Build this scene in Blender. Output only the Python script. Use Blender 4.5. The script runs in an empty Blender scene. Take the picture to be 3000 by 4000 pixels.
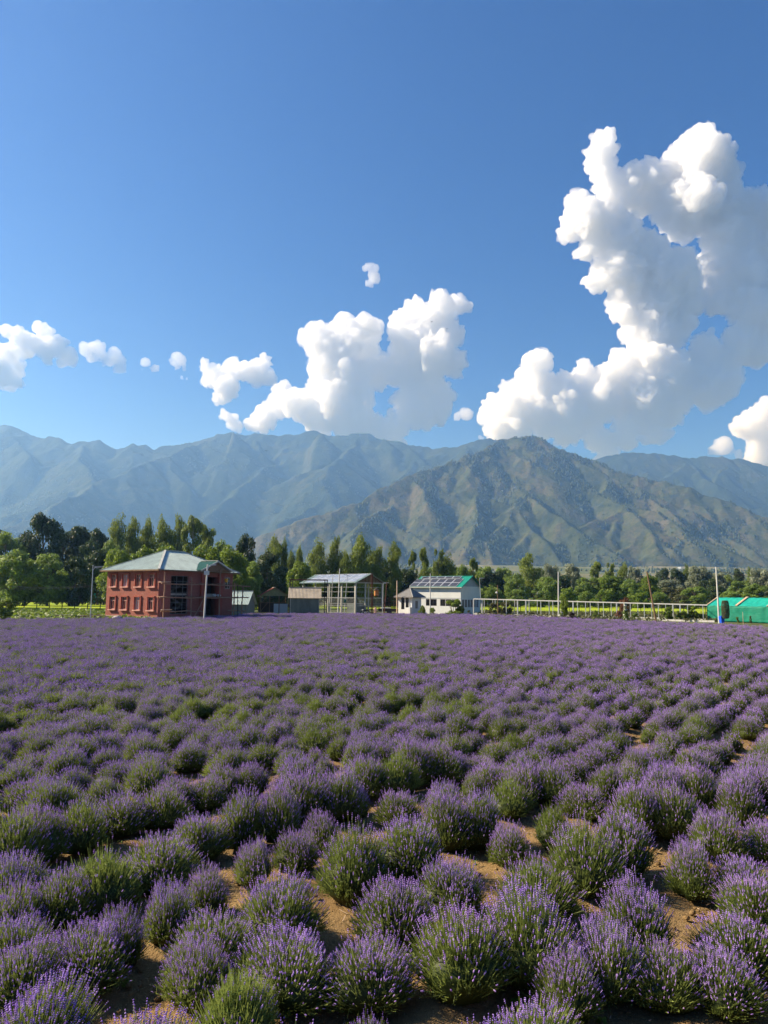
import bpy, bmesh, math, random
import numpy as np
from mathutils import Vector, Matrix

# ------------------------------------------------------------------ camera, sky, sun, exposure
scene = bpy.context.scene
C = scene.collection
F = 2778.0                                     # focal length in photograph pixels (3000 x 4000)
PITCH, ROLL, CAMH = math.atan(330 / F), math.radians(0.57), 3.6
camd = bpy.data.cameras.new('camera'); cam = bpy.data.objects.new('camera', camd); C.objects.link(cam)
camd.sensor_fit = 'VERTICAL'; camd.sensor_height = 36.0; camd.sensor_width = 27.0; camd.lens = 36.0 * F / 4000
camd.clip_start = 0.1; camd.clip_end = 60000
cam.location = (0, 0, CAMH)
cam.rotation_euler = (Matrix.Rotation(math.pi / 2 + PITCH, 3, 'X') @ Matrix.Rotation(ROLL, 3, 'Z')).to_euler()
scene.camera = cam
CAMROT = np.array((Matrix.Rotation(math.pi / 2 + PITCH, 3, 'X') @ Matrix.Rotation(ROLL, 3, 'Z')))

SUN_EL, SUN_BACK = math.radians(35), math.radians(9)      # sun stands to the left, slightly beyond the camera
sun_dir = Vector((-math.cos(SUN_BACK) * math.cos(SUN_EL), math.sin(SUN_BACK) * math.cos(SUN_EL), math.sin(SUN_EL)))
world = bpy.data.worlds.new('World'); scene.world = world; world.use_nodes = True
wn = world.node_tree.nodes; wl = world.node_tree.links
for n in list(wn): wn.remove(n)
sky = wn.new('ShaderNodeTexSky'); sky.sky_type = 'NISHITA'; sky.sun_disc = False
sky.sun_elevation = SUN_EL; sky.sun_rotation = math.atan2(sun_dir.x, sun_dir.y)
sky.altitude = 1000; sky.air_density = 1.1; sky.dust_density = 0.8; sky.ozone_density = 4.0
bgn = wn.new('ShaderNodeBackground'); bgn.inputs['Strength'].default_value = 0.055
won = wn.new('ShaderNodeOutputWorld')
hs = wn.new('ShaderNodeHueSaturation'); hs.inputs['Saturation'].default_value = 1.34; hs.inputs['Hue'].default_value = 0.515
wl.new(sky.outputs[0], hs.inputs['Color']); wl.new(hs.outputs[0], bgn.inputs['Color']); wl.new(bgn.outputs[0], won.inputs['Surface'])
sund = bpy.data.lights.new('sun', 'SUN'); sund.energy = 5.0; sund.angle = math.radians(0.53); sund.color = (1.0, 0.91, 0.77)
sun = bpy.data.objects.new('sun', sund); C.objects.link(sun)
sun.rotation_euler = (-sun_dir).to_track_quat('-Z', 'Y').to_euler()
scene.view_settings.view_transform = 'Standard'; scene.view_settings.look = 'None'
scene.view_settings.exposure = 1.12; scene.view_settings.gamma = 1.0; scene.view_settings.use_curve_mapping = False
cy = scene.cycles
scene.render.engine = 'CYCLES'
cy.max_bounces = 24; cy.diffuse_bounces = 3; cy.glossy_bounces = 2; cy.transmission_bounces = 3
cy.transparent_max_bounces = 12; cy.volume_bounces = 14
cy.use_denoising = True
try: cy.denoiser = 'OPENIMAGEDENOISE'
except Exception: pass
cy.sample_clamp_indirect = 6.0; cy.caustics_reflective = False; cy.caustics_refractive = False

# ------------------------------------------------------------------ helpers
rng = np.random.default_rng(7)
random.seed(7)

def ray(px, py):
    d = CAMROT @ np.array(((px - 1500) / F, (2000 - py) / F, -1.0))
    return d
def P(px, py, Y):
    d = ray(px, py); return Vector((d[0] / d[1] * Y, Y, CAMH + d[2] / d[1] * Y))
def G(px, py, z=0.0):
    d = ray(px, py); t = (z - CAMH) / d[2]; return Vector((d[0] * t, d[1] * t, z))
def X(px, Y):                                   # x of the column px at depth Y near eye level
    return P(px, 2330 + (px - 1500) * 0.01 + 3.6 * F / Y * 0.5, Y).x
def Zat(px, py, Y): return P(px, py, Y).z

def tag(o, label=None, cat=None, group=None, kind=None):
    if label: o['label'] = label
    if cat: o['category'] = cat
    if group: o['group'] = group
    if kind: o['kind'] = kind
    return o
def empty(name, loc=(0, 0, 0), rz=0.0, label=None, cat=None, group=None):
    o = bpy.data.objects.new(name, None); C.objects.link(o)
    o.location = loc; o.rotation_euler = (0, 0, rz); o.empty_display_size = 0.2
    return tag(o, label, cat, group)
def link(name, me, parent=None):
    o = bpy.data.objects.new(name, me); C.objects.link(o)
    if parent is not None: o.parent = parent
    return o
def copy_tree(o, parent=None):
    c = o.copy(); C.objects.link(c)
    if parent is not None: c.parent = parent
    for ch in list(o.children): copy_tree(ch, c)
    return c

def mesh_np(name, V, faces_flat, nper, mats, matidx=None, tint=None, smooth=False):
    me = bpy.data.meshes.new(name)
    V = np.asarray(V, dtype=np.float32); fl = np.asarray(faces_flat, dtype=np.int32).ravel()
    nf = len(fl) // nper
    me.vertices.add(len(V)); me.vertices.foreach_set('co', V.ravel())
    me.loops.add(len(fl)); me.loops.foreach_set('vertex_index', fl)
    me.polygons.add(nf)
    me.polygons.foreach_set('loop_start', np.arange(nf, dtype=np.int32) * nper)
    me.polygons.foreach_set('loop_total', np.full(nf, nper, dtype=np.int32))
    for m in mats: me.materials.append(m)
    if matidx is not None: me.polygons.foreach_set('material_index', np.asarray(matidx, dtype=np.int32))
    if smooth: me.polygons.foreach_set('use_smooth', np.ones(nf, dtype=bool))
    if tint is not None:
        a = me.attributes.new('tint', 'FLOAT', 'POINT'); a.data.foreach_set('value', np.asarray(tint, dtype=np.float32))
    me.update(); me.validate()
    return me

class MB:
    """collects boxes, beams, tubes and polygons into one mesh"""
    def __init__(self): self.v = []; self.f = []
    def add(self, vs, fs):
        n = len(self.v); self.v += [tuple(p) for p in vs]; self.f += [tuple(i + n for i in f) for f in fs]; return self
    def box(self, a, b):
        x0, y0, z0 = a; x1, y1, z1 = b
        vs = [(x0,y0,z0),(x1,y0,z0),(x1,y1,z0),(x0,y1,z0),(x0,y0,z1),(x1,y0,z1),(x1,y1,z1),(x0,y1,z1)]
        return self.add(vs, [(0,3,2,1),(4,5,6,7),(0,1,5,4),(1,2,6,5),(2,3,7,6),(3,0,4,7)])
    def tube(self, pts, rads, n=7, cap=True):
        pts = [Vector(p) for p in pts]
        if not hasattr(rads, '__len__'): rads = [rads] * len(pts)
        vs, fs = [], []; ref = Vector((0.13, 0.31, 0.94))
        for i, p in enumerate(pts):
            d = (pts[min(i + 1, len(pts) - 1)] - pts[max(i - 1, 0)]).normalized()
            r = ref if abs(d.dot(ref)) < 0.9 else Vector((1, 0, 0))
            u = d.cross(r).normalized(); w = d.cross(u)
            for k in range(n):
                a = 2 * math.pi * k / n; vs.append(p + (u * math.cos(a) + w * math.sin(a)) * rads[i])
        for i in range(len(pts) - 1):
            for k in range(n):
                k2 = (k + 1) % n; fs.append((i*n+k, i*n+k2, (i+1)*n+k2, (i+1)*n+k))
        if cap: fs.append(tuple(range(n - 1, -1, -1))); fs.append(tuple(range((len(pts)-1)*n, len(pts)*n)))
        return self.add(vs, fs)
    def beam(self, p, q, w, h=None, up=(0, 0, 1)):
        h = h or w; p = Vector(p); q = Vector(q); d = (q - p).normalized()
        u = d.cross(Vector(up))
        u = Vector((1, 0, 0)) if u.length < 1e-4 else u.normalized()
        v = u.cross(d).normalized()
        vs = [c + u * (sx * w / 2) + v * (sy * h / 2) for c in (p, q) for sx, sy in ((-1,-1),(1,-1),(1,1),(-1,1))]
        return self.add(vs, [(0,1,2,3),(7,6,5,4),(0,4,5,1),(1,5,6,2),(2,6,7,3),(3,7,4,0)])
    def prism(self, poly, off):
        """closed solid: polygon poly extruded by vector off"""
        n = len(poly); off = Vector(off); a = [Vector(p) for p in poly]; b = [p + off for p in a]
        return self.add(a + b, [tuple(range(n))[::-1], tuple(range(n, 2*n))] + [(i, (i+1) % n, n + (i+1) % n, n + i) for i in range(n)])
    def lathe(self, prof, n=10, axis_xy=(0, 0)):
        vs, fs = [], []
        for r, z in prof:
            for k in range(n):
                a = 2*math.pi*k/n; vs.append((axis_xy[0] + r*math.cos(a), axis_xy[1] + r*math.sin(a), z))
        for i in range(len(prof) - 1):
            for k in range(n):
                k2 = (k+1) % n; fs.append((i*n+k, i*n+k2, (i+1)*n+k2, (i+1)*n+k))
        fs.append(tuple(range(n-1, -1, -1))); fs.append(tuple(range((len(prof)-1)*n, len(prof)*n)))
        return self.add(vs, fs)
    def wall(self, L, H, T, openings, axis='x', at=0.0, z0=0.0):
        """wall slab along an axis with rectangular openings (a0, a1, z0, z1)"""
        A = sorted({0.0, L, *[o[0] for o in openings], *[o[1] for o in openings]})
        Zs = sorted({z0, H, *[o[2] for o in openings], *[o[3] for o in openings]})
        for i in range(len(A) - 1):
            j = 0
            while j < len(Zs) - 1:
                am = (A[i] + A[i+1]) / 2
                hole = lambda jj: any(o[0] < am < o[1] and o[2] < (Zs[jj] + Zs[jj+1]) / 2 < o[3] for o in openings)
                if hole(j): j += 1; continue
                k = j
                while k + 1 < len(Zs) - 1 and not hole(k + 1): k += 1
                if axis == 'x': self.box((A[i], at, Zs[j]), (A[i+1], at + T, Zs[k+1]))
                else: self.box((at, A[i], Zs[j]), (at + T, A[i+1], Zs[k+1]))
                j = k + 1
        return self
    def build(self, name, mat, parent=None, smooth=False):
        me = bpy.data.meshes.new(name); me.from_pydata(self.v, [], self.f)
        if mat is not None: me.materials.append(mat)
        if smooth: me.polygons.foreach_set('use_smooth', np.ones(len(self.f), dtype=bool))
        me.update()
        return link(name, me, parent)

# value noise, vectorised
def _hash(ix, iy, iz, seed):
    h = (ix.astype(np.uint32) * np.uint32(374761393)) ^ (iy.astype(np.uint32) * np.uint32(668265263)) ^ \
        (iz.astype(np.uint32) * np.uint32(2147483647)) ^ np.uint32((seed * 974711 + 12345) & 0xffffffff)
    h = (h ^ (h >> np.uint32(13))) * np.uint32(1274126177)
    h = (h ^ (h >> np.uint32(16))) * np.uint32(2246822519)
    h = h ^ (h >> np.uint32(15))
    return h.astype(np.float64) / 4294967295.0
def vnoise(p, seed=0):
    p = np.asarray(p, dtype=np.float64); i = np.floor(p).astype(np.int64); f = p - i
    f = f * f * f * (f * (f * 6 - 15) + 10); r = 0
    for dx in (0, 1):
        for dy in (0, 1):
            for dz in (0, 1):
                w = (f[:,0] if dx else 1-f[:,0]) * (f[:,1] if dy else 1-f[:,1]) * (f[:,2] if dz else 1-f[:,2])
                r = r + w * _hash(i[:,0]+dx, i[:,1]+dy, i[:,2]+dz, seed)
    return r * 2 - 1
def fbm(p, oct=4, seed=0, gain=0.5, lac=2.03):
    s = 0; a = 1.0; t = 0; p = np.asarray(p, dtype=np.float64)
    for o in range(oct):
        s = s + a * vnoise(p, seed + o * 17); t += a; a *= gain; p = p * lac + 13.7
    return s / t
def fbm2(x, y, scale, oct=4, seed=0, gain=0.5):
    return fbm(np.stack([np.ravel(x) / scale, np.ravel(y) / scale, np.full(np.size(x), 0.37)], 1), oct, seed, gain).reshape(np.shape(x))

# ------------------------------------------------------------------ materials
class NT:
    def __init__(self, name):
        self.m = bpy.data.materials.new(name); self.m.use_nodes = True
        self.t = self.m.node_tree; self.n = self.t.nodes; self.l = self.t.links
        self.b = self.n['Principled BSDF']; self.out = self.n['Material Output']
    def node(self, typ, **kw):
        nd = self.n.new(typ)
        for k, v in kw.items(): setattr(nd, k, v)
        return nd
    def coord(self, which='Object', scale=None):
        tc = self.node('ShaderNodeTexCoord'); s = tc.outputs[which]
        if scale is not None:
            mp = self.node('ShaderNodeMapping'); mp.inputs['Scale'].default_value = scale
            self.l.new(s, mp.inputs['Vector']); s = mp.outputs[0]
        return s
    def pos(self, scale=(1, 1, 1)):
        g = self.node('ShaderNodeNewGeometry'); mp = self.node('ShaderNodeMapping'); mp.inputs['Scale'].default_value = scale
        self.l.new(g.outputs['Position'], mp.inputs['Vector']); return mp.outputs[0]
    def noise(self, vec, scale, detail=4, rough=0.55, dist=0.0):
        nd = self.node('ShaderNodeTexNoise'); nd.inputs['Scale'].default_value = scale; nd.inputs['Detail'].default_value = detail
        nd.inputs['Roughness'].default_value = rough; nd.inputs['Distortion'].default_value = dist
        if vec is not None: self.l.new(vec, nd.inputs['Vector'])
        return nd.outputs['Fac']
    def ramp(self, fac, stops):
        r = self.node('ShaderNodeValToRGB'); e = r.color_ramp.elements
        while len(e) < len(stops): e.new(0.5)
        for el, (p, c) in zip(e, stops):
            el.position = p; el.color = (*c, 1) if hasattr(c, '__len__') else (c, c, c, 1)
        self.l.new(fac, r.inputs[0]); return r.outputs[0]
    def mix(self, fac, a, b, blend='MIX'):
        m = self.node('ShaderNodeMix', data_type='RGBA', blend_type=blend)
        for s, i in ((fac, 0), (a, 6), (b, 7)):
            if isinstance(s, (int, float)): m.inputs[i].default_value = s
            elif isinstance(s, tuple): m.inputs[i].default_value = (*s, 1)
            else: self.l.new(s, m.inputs[i])
        return m.outputs[2]
    def math(self, op, a, b=0.0, clamp=False):
        m = self.node('ShaderNodeMath', operation=op); m.use_clamp = clamp
        for i, s in enumerate((a, b)):
            if isinstance(s, (int, float)): m.inputs[i].default_value = s
            else: self.l.new(s, m.inputs[i])
        return m.outputs[0]
    def attr(self, name):
        a = self.node('ShaderNodeAttribute'); a.attribute_name = name; return a.outputs['Fac']
    def rnd(self):
        return self.node('ShaderNodeObjectInfo').outputs['Random']
    def bump(self, h, strength=0.4, dist=0.05):
        b = self.node('ShaderNodeBump'); b.inputs['Strength'].default_value = strength; b.inputs['Distance'].default_value = dist
        self.l.new(h, b.inputs['Height']); self.l.new(b.outputs[0], self.b.inputs['Normal'])
    def set(self, color=None, rough=0.8, metal=0.0, spec=0.3):
        if color is not None:
            if isinstance(color, tuple): self.b.inputs['Base Color'].default_value = (*color, 1)
            else: self.l.new(color, self.b.inputs['Base Color'])
        self.b.inputs['Roughness'].default_value = rough; self.b.inputs['Metallic'].default_value = metal
        self.b.inputs['Specular IOR Level'].default_value = spec
        return self.m

def worn(name, col, rough=0.7, metal=0.0, var=0.25, scale=1.5, spec=0.3, streak=False):
    t = NT(name); v = t.coord('Object', (1, 1, 0.25) if streak else (1, 1, 1))
    n = t.noise(v, scale, 5, 0.6); n2 = t.noise(v, scale * 9, 3, 0.6)
    f = t.math('ADD', t.math('MULTIPLY', n, 0.65), t.math('MULTIPLY', n2, 0.35))
    c = t.ramp(f, [(0.3, tuple(x * (1 - var) for x in col)), (0.5, col), (0.7, tuple(min(1, x * (1 + var * 0.7)) for x in col))])
    t.bump(n2, 0.15, 0.02)
    return t.set(c, rough, metal, spec)

def leafmat(name, dark, mid, light, trans=0.35, spec=0.25, rough=0.5):
    t = NT(name); tint = t.attr('tint'); r = t.rnd()
    f = t.math('ADD', t.math('MULTIPLY', tint, 0.8), t.math('MULTIPLY', r, 0.2))
    c = t.ramp(f, [(0.1, dark), (0.5, mid), (0.9, light)])
    t.set(c, rough, 0, spec)
    tr = t.node('ShaderNodeBsdfTranslucent'); t.l.new(t.mix(0.5, c, tuple(min(1, x * 1.3) for x in light)), tr.inputs['Color'])
    mx = t.node('ShaderNodeMixShader'); mx.inputs[0].default_value = trans
    t.l.new(t.b.outputs[0], mx.inputs[1]); t.l.new(tr.outputs[0], mx.inputs[2]); t.l.new(mx.outputs[0], t.out.inputs['Surface'])
    return t.m

M = {}
def m_soil():
    t = NT('dry_soil'); v = t.pos()
    n = t.noise(v, 0.9, 6, 0.65); n2 = t.noise(v, 14, 5, 0.7); n3 = t.noise(v, 60, 3, 0.7)
    c = t.ramp(n, [(0.3, (0.240, 0.152, 0.068)), (0.5, (0.352, 0.232, 0.104)), (0.72, (0.448, 0.312, 0.160))])
    c = t.mix(t.ramp(n2, [(0.45, 0.0), (0.7, 0.55)]), c, (0.200, 0.132, 0.064))
    t.bump(t.math('ADD', n2, t.math('MULTIPLY', n3, 0.6)), 0.9, 0.09)
    return t.set(c, 0.95, 0, 0.1)
M['soil'] = m_soil()
def m_ground():
    t = NT('valley_ground'); v = t.pos()
    n = t.noise(v, 0.0022, 6, 0.6); n2 = t.noise(v, 0.02, 5, 0.65); n3 = t.noise(v, 0.6, 4, 0.7)
    c = t.ramp(t.math('ADD', t.math('MULTIPLY', n, 0.6), t.math('MULTIPLY', n2, 0.4)),
               [(0.38, (0.056, 0.080, 0.028)), (0.5, (0.112, 0.120, 0.048)), (0.58, (0.216, 0.176, 0.096)), (0.7, (0.264, 0.208, 0.120))])
    c = t.mix(t.ramp(n3, [(0.4, 0.0), (0.7, 0.4)]), c, (0.10, 0.12, 0.045))
    t.bump(n2, 0.5, 2.0)
    return t.set(c, 0.95, 0, 0.1)
M['ground'] = m_ground()
def m_mount(name, dry, grass, forest, rock, bias=0.0):
    t = NT(name); v = t.pos(); vs = t.pos((1, 1, 0.35))
    n = t.noise(v, 0.0016, 6, 0.6, 0.6); n2 = t.noise(vs, 0.010, 6, 0.65); n3 = t.noise(v, 0.05, 5, 0.7)
    f = t.math('ADD', t.math('MULTIPLY', n, 0.55), t.math('MULTIPLY', n2, 0.45))
    f = t.math('ADD', f, bias)
    c = t.ramp(f, [(0.36, forest), (0.47, grass), (0.56, dry), (0.68, rock)])
    c = t.mix(t.ramp(n3, [(0.42, 0.0), (0.62, 0.55)]), c, forest)
    g = t.node('ShaderNodeNewGeometry'); sx = t.node('ShaderNodeSeparateXYZ'); t.l.new(g.outputs['Normal'], sx.inputs[0])
    steep = t.ramp(sx.outputs['Z'], [(0.45, 0.75), (0.68, 0.0)])
    c = t.mix(t.math('MULTIPLY', steep, n2), c, rock)
    t.bump(t.math('ADD', n2, t.math('MULTIPLY', n3, 0.5)), 0.8, 14.0)
    return t.set(c, 0.95, 0, 0.05)
M['mount_front'] = m_mount('mountain_dry_slopes', (0.098, 0.086, 0.045), (0.062, 0.072, 0.027), (0.016, 0.026, 0.011), (0.14, 0.11, 0.07), -0.015)
M['mount_back'] = m_mount('mountain_green_slopes', (0.054, 0.060, 0.027), (0.027, 0.039, 0.014), (0.011, 0.019, 0.008), (0.072, 0.066, 0.048), -0.04)
def m_paddy():
    t = NT('rice_paddy'); v = t.pos()
    n = t.noise(v, 0.05, 4, 0.6); n2 = t.noise(t.pos((1, 0.2, 1)), 1.1, 4, 0.7)
    c = t.ramp(n, [(0.3, (0.208, 0.296, 0.010)), (0.5, (0.304, 0.376, 0.011)), (0.7, (0.368, 0.424, 0.016))])
    c = t.mix(t.ramp(n2, [(0.4, 0.0), (0.7, 0.35)]), c, (0.19, 0.30, 0.012))
    t.bump(n2, 0.5, 0.3)
    return t.set(c, 0.8, 0, 0.15)
M['paddy'] = m_paddy()
def m_brick():
    t = NT('red_brick'); tc = t.coord('Object')
    # brick courses run along both facades: use x+y as the run, z as height
    sp = t.node('ShaderNodeSeparateXYZ'); t.l.new(tc, sp.inputs[0])
    cb = t.node('ShaderNodeCombineXYZ'); t.l.new(t.math('ADD', sp.outputs[0], sp.outputs[1]), cb.inputs[0]); t.l.new(sp.outputs[2], cb.inputs[1])
    br = t.node('ShaderNodeTexBrick'); t.l.new(cb.outputs[0], br.inputs['Vector'])
    br.inputs['Color1'].default_value = (0.34, 0.115, 0.085, 1); br.inputs['Color2'].default_value = (0.26, 0.082, 0.06, 1)
    br.inputs['Mortar'].default_value = (0.30, 0.17, 0.13, 1); br.inputs['Scale'].default_value = 1.0
    br.inputs['Brick Width'].default_value = 0.24; br.inputs['Row Height'].default_value = 0.085; br.inputs['Mortar Size'].default_value = 0.008
    n = t.noise(tc, 0.8, 5, 0.65)
    c = t.mix(t.ramp(n, [(0.35, 0.0), (0.7, 0.4)]), br.outputs[0], (0.24, 0.06, 0.045))
    t.bump(br.outputs['Fac'], 0.3, -0.01)
    return t.set(c, 0.9, 0, 0.2)
M['brick'] = m_brick()
M['brick_trim'] = worn('brick_trim', (0.33, 0.085, 0.058), 0.85)
M['sill'] = worn('pink_plaster', (0.56, 0.30, 0.24), 0.85)
M['plinth'] = worn('stone_plinth', (0.36, 0.29, 0.20), 0.9, var=0.4, scale=2.5)
M['roof_green'] = worn('pale_green_sheet', (0.44, 0.53, 0.47), 0.45, 0.15, 0.3, 0.7, 0.5, True)
M['pale_green_trim'] = worn('pale_green_trim', (0.28, 0.38, 0.33), 0.5, 0.1, 0.2)
M['roof_cap'] = worn('roof_cap_sheet', (0.50, 0.50, 0.44), 0.5, 0.1)
M['teal_sheet'] = worn('dark_green_sheet', (0.05, 0.15, 0.11), 0.4, 0.1, 0.2)
M['roof_rust'] = worn('weathered_sheet', (0.43, 0.37, 0.28), 0.7, 0.1, 0.35, 0.9, 0.3, True)
M['roof_redbrown'] = worn('redbrown_sheet', (0.27, 0.09, 0.055), 0.75, 0.0, 0.3)
M['gable_green'] = worn('mossy_boards', (0.20, 0.21, 0.10), 0.85, 0, 0.4, 2)
M['shed_grey'] = worn('grey_green_sheet', (0.12, 0.145, 0.135), 0.7, 0.1, 0.45, 1.2, 0.3, True)
M['wood'] = worn('weathered_wood', (0.20, 0.13, 0.075), 0.85, 0, 0.4, 3, 0.2, True)
M['wood_dark'] = worn('dark_wood', (0.06, 0.045, 0.035), 0.85, 0, 0.4, 3)
M['bamboo'] = worn('scaffold_pole_wood', (0.315, 0.180, 0.112), 0.75, 0, 0.35, 4, 0.25, True)
M['pale_wood'] = worn('pale_cut_timber', (0.52, 0.38, 0.26), 0.8)
M['metal_grey'] = worn('grey_steel', (0.32, 0.33, 0.33), 0.45, 0.4)
M['metal_dark'] = worn('dark_steel', (0.025, 0.022, 0.022), 0.6, 0.3)
M['rust'] = worn('rusty_steel', (0.13, 0.055, 0.035), 0.8, 0.2, 0.4)
M['white_paint'] = worn('white_paint', (0.544, 0.544, 0.510), 0.6, 0, 0.2)
M['white_wall'] = worn('white_sheet_wall', (0.560, 0.584, 0.576), 0.65, 0, 0.10, 0.8, 0.3, True)
M['post_grey'] = worn('pale_concrete', (0.42, 0.41, 0.37), 0.8, 0, 0.2)
M['galv'] = worn('galvanised_steel', (0.50, 0.52, 0.52), 0.4, 0.5, 0.15)
M['slate'] = worn('grey_shingle', (0.15, 0.145, 0.14), 0.7, 0, 0.3, 3)
M['tin_wall'] = worn('blue_grey_sheet', (0.30, 0.34, 0.35), 0.55, 0.2, 0.25, 0.5, 0.4, True)
M['yellow'] = worn('yellow_plastic', (0.62, 0.30, 0.02), 0.5)
M['orange_wood'] = worn('orange_box', (0.42, 0.17, 0.05), 0.7)
M['blue_plastic'] = worn('blue_plastic', (0.015, 0.09, 0.60), 0.4, 0, 0.2)
M['black_paint'] = worn('black_paint', (0.012, 0.014, 0.02), 0.3, 0.1, 0.3)
M['rubber'] = worn('tyre_rubber', (0.018, 0.018, 0.018), 0.85)
M['concrete'] = worn('rough_concrete', (0.34, 0.31, 0.26), 0.9, 0, 0.3)
M['kerb'] = worn('pale_kerb', (0.60, 0.59, 0.54), 0.8, 0, 0.15)
M['sandbank'] = worn('sandy_path', (0.376, 0.272, 0.152), 0.95, 0, 0.25, 0.6, 0.1)
M['stone'] = worn('grey_boulder', (0.38, 0.35, 0.30), 0.9, 0, 0.35, 1.5)
M['bark'] = worn('bark', (0.10, 0.075, 0.05), 0.9, 0, 0.4, 4)
M['bark_pale'] = worn('pale_bark', (0.24, 0.21, 0.16), 0.9, 0, 0.35, 4)
M['banner'] = worn('printed_banner', (0.52, 0.50, 0.58), 0.7, 0, 0.35, 2.5)
M['skin'] = worn('skin', (0.30, 0.17, 0.11), 0.6, 0, 0.1)
M['cloth_pink'] = worn('pale_pink_cloth', (0.62, 0.42, 0.35), 0.85, 0, 0.12)
M['cloth_dark'] = worn('dark_cloth', (0.03, 0.03, 0.035), 0.9)
def m_glass(name, col, rough=0.08):
    t = NT(name); n = t.noise(t.coord('Object'), 0.7, 3)
    t.set(t.ramp(n, [(0.3, tuple(c * 0.6 for c in col)), (0.7, col)]), rough, 0.0, 0.6); return t.m
M['glass'] = m_glass('window_glass', (0.02, 0.022, 0.025))
M['curtain'] = worn('grey_curtain', (0.42, 0.40, 0.40), 0.9, 0, 0.25, 3)
M['interior'] = worn('dim_interior', (0.05, 0.04, 0.035), 0.9)
M['solar'] = m_glass('solar_cells', (0.05, 0.05, 0.055), 0.4)
M['solar'].node_tree.nodes['Principled BSDF'].inputs['Coat Weight'].default_value = 0.15
def m_net(name, col, trans):
    t = NT(name); v = t.coord('Object')
    n = t.noise(v, 1.2, 5, 0.6, 0.5); n2 = t.noise(t.coord('Object', (0.4, 3, 3)), 3, 4)
    c = t.ramp(n, [(0.3, tuple(x * 0.75 for x in col)), (0.65, col)])
    t.bump(t.math('ADD', n, n2), 0.4, 0.12); t.set(c, 0.6, 0, 0.3)
    tr = t.node('ShaderNodeBsdfTranslucent'); t.l.new(c, tr.inputs['Color'])
    mx = t.node('ShaderNodeMixShader'); mx.inputs[0].default_value = trans
    t.l.new(t.b.outputs[0], mx.inputs[1]); t.l.new(tr.outputs[0], mx.inputs[2]); t.l.new(mx.outputs[0], t.out.inputs['Surface'])
    return t.m
M['net_green'] = m_net('green_shade_net', (0.02, 0.50, 0.39), 0.35)
M['net_dark'] = m_net('dark_green_shade_net', (0.01, 0.28, 0.18), 0.3)
M['leaf_mid'] = leafmat('leaves_mid_green', (0.037, 0.068, 0.019), (0.107, 0.168, 0.031), (0.259, 0.349, 0.061), 0.38)
M['leaf_dark'] = leafmat('leaves_dark_green', (0.015, 0.028, 0.009), (0.034, 0.059, 0.018), (0.074, 0.112, 0.028), 0.25)  # dark leaves, with shade put into the colour for backlit crowns and undertree bushes
M['leaf_poplar'] = leafmat('leaves_poplar', (0.032, 0.054, 0.013), (0.107, 0.152, 0.022), (0.252, 0.306, 0.054), 0.42)
M['leaf_silver'] = leafmat('leaves_silver_willow', (0.070, 0.090, 0.050), (0.170, 0.200, 0.120), (0.330, 0.360, 0.250), 0.3)
M['leaf_bright'] = leafmat('leaves_bright_green', (0.048, 0.080, 0.010), (0.112, 0.176, 0.016), (0.208, 0.280, 0.032), 0.4)
M['leaf_olive'] = leafmat('leaves_olive', (0.032, 0.040, 0.014), (0.068, 0.076, 0.024), (0.128, 0.128, 0.048), 0.3)
M['leaf_purple'] = leafmat('leaves_dark_purple', (0.012, 0.008, 0.01), (0.022, 0.014, 0.016), (0.04, 0.025, 0.025), 0.15)
M['leaf_rust'] = leafmat('leaves_reddish_brown', (0.07, 0.03, 0.015), (0.15, 0.065, 0.03), (0.26, 0.12, 0.06), 0.3)
M['topiary'] = leafmat('clipped_conifer', (0.03, 0.032, 0.012), (0.06, 0.058, 0.02), (0.10, 0.09, 0.035), 0.15)
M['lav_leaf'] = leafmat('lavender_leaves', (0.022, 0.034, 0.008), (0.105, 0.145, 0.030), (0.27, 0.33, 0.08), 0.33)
M['lav_leaf_far'] = M['lav_leaf']
def m_flower():
    t = NT('lavender_flowers'); tint = t.attr('tint'); r = t.rnd()
    c = t.ramp(tint, [(0.05, (0.17, 0.09, 0.31)), (0.45, (0.38, 0.22, 0.70)), (0.75, (0.55, 0.37, 0.86)), (0.97, (0.68, 0.50, 0.86))])
    c = t.mix(t.math('MULTIPLY', r, 0.35), c, (0.46, 0.27, 0.60))
    t.set(c, 0.75, 0, 0.15)
    tr = t.node('ShaderNodeBsdfTranslucent'); t.l.new(c, tr.inputs['Color'])
    mx = t.node('ShaderNodeMixShader'); mx.inputs[0].default_value = 0.3
    t.l.new(t.b.outputs[0], mx.inputs[1]); t.l.new(tr.outputs[0], mx.inputs[2]); t.l.new(mx.outputs[0], t.out.inputs['Surface'])
    return t.m
M['lav_flower'] = m_flower()
# ------------------------------------------------------------------ terrain
def fan(x, y):
    r = np.maximum(0.0, y - 600.0)
    return 0.062 * (np.sqrt(r * r + 300.0 ** 2) - 300.0) + 0 * x

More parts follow.
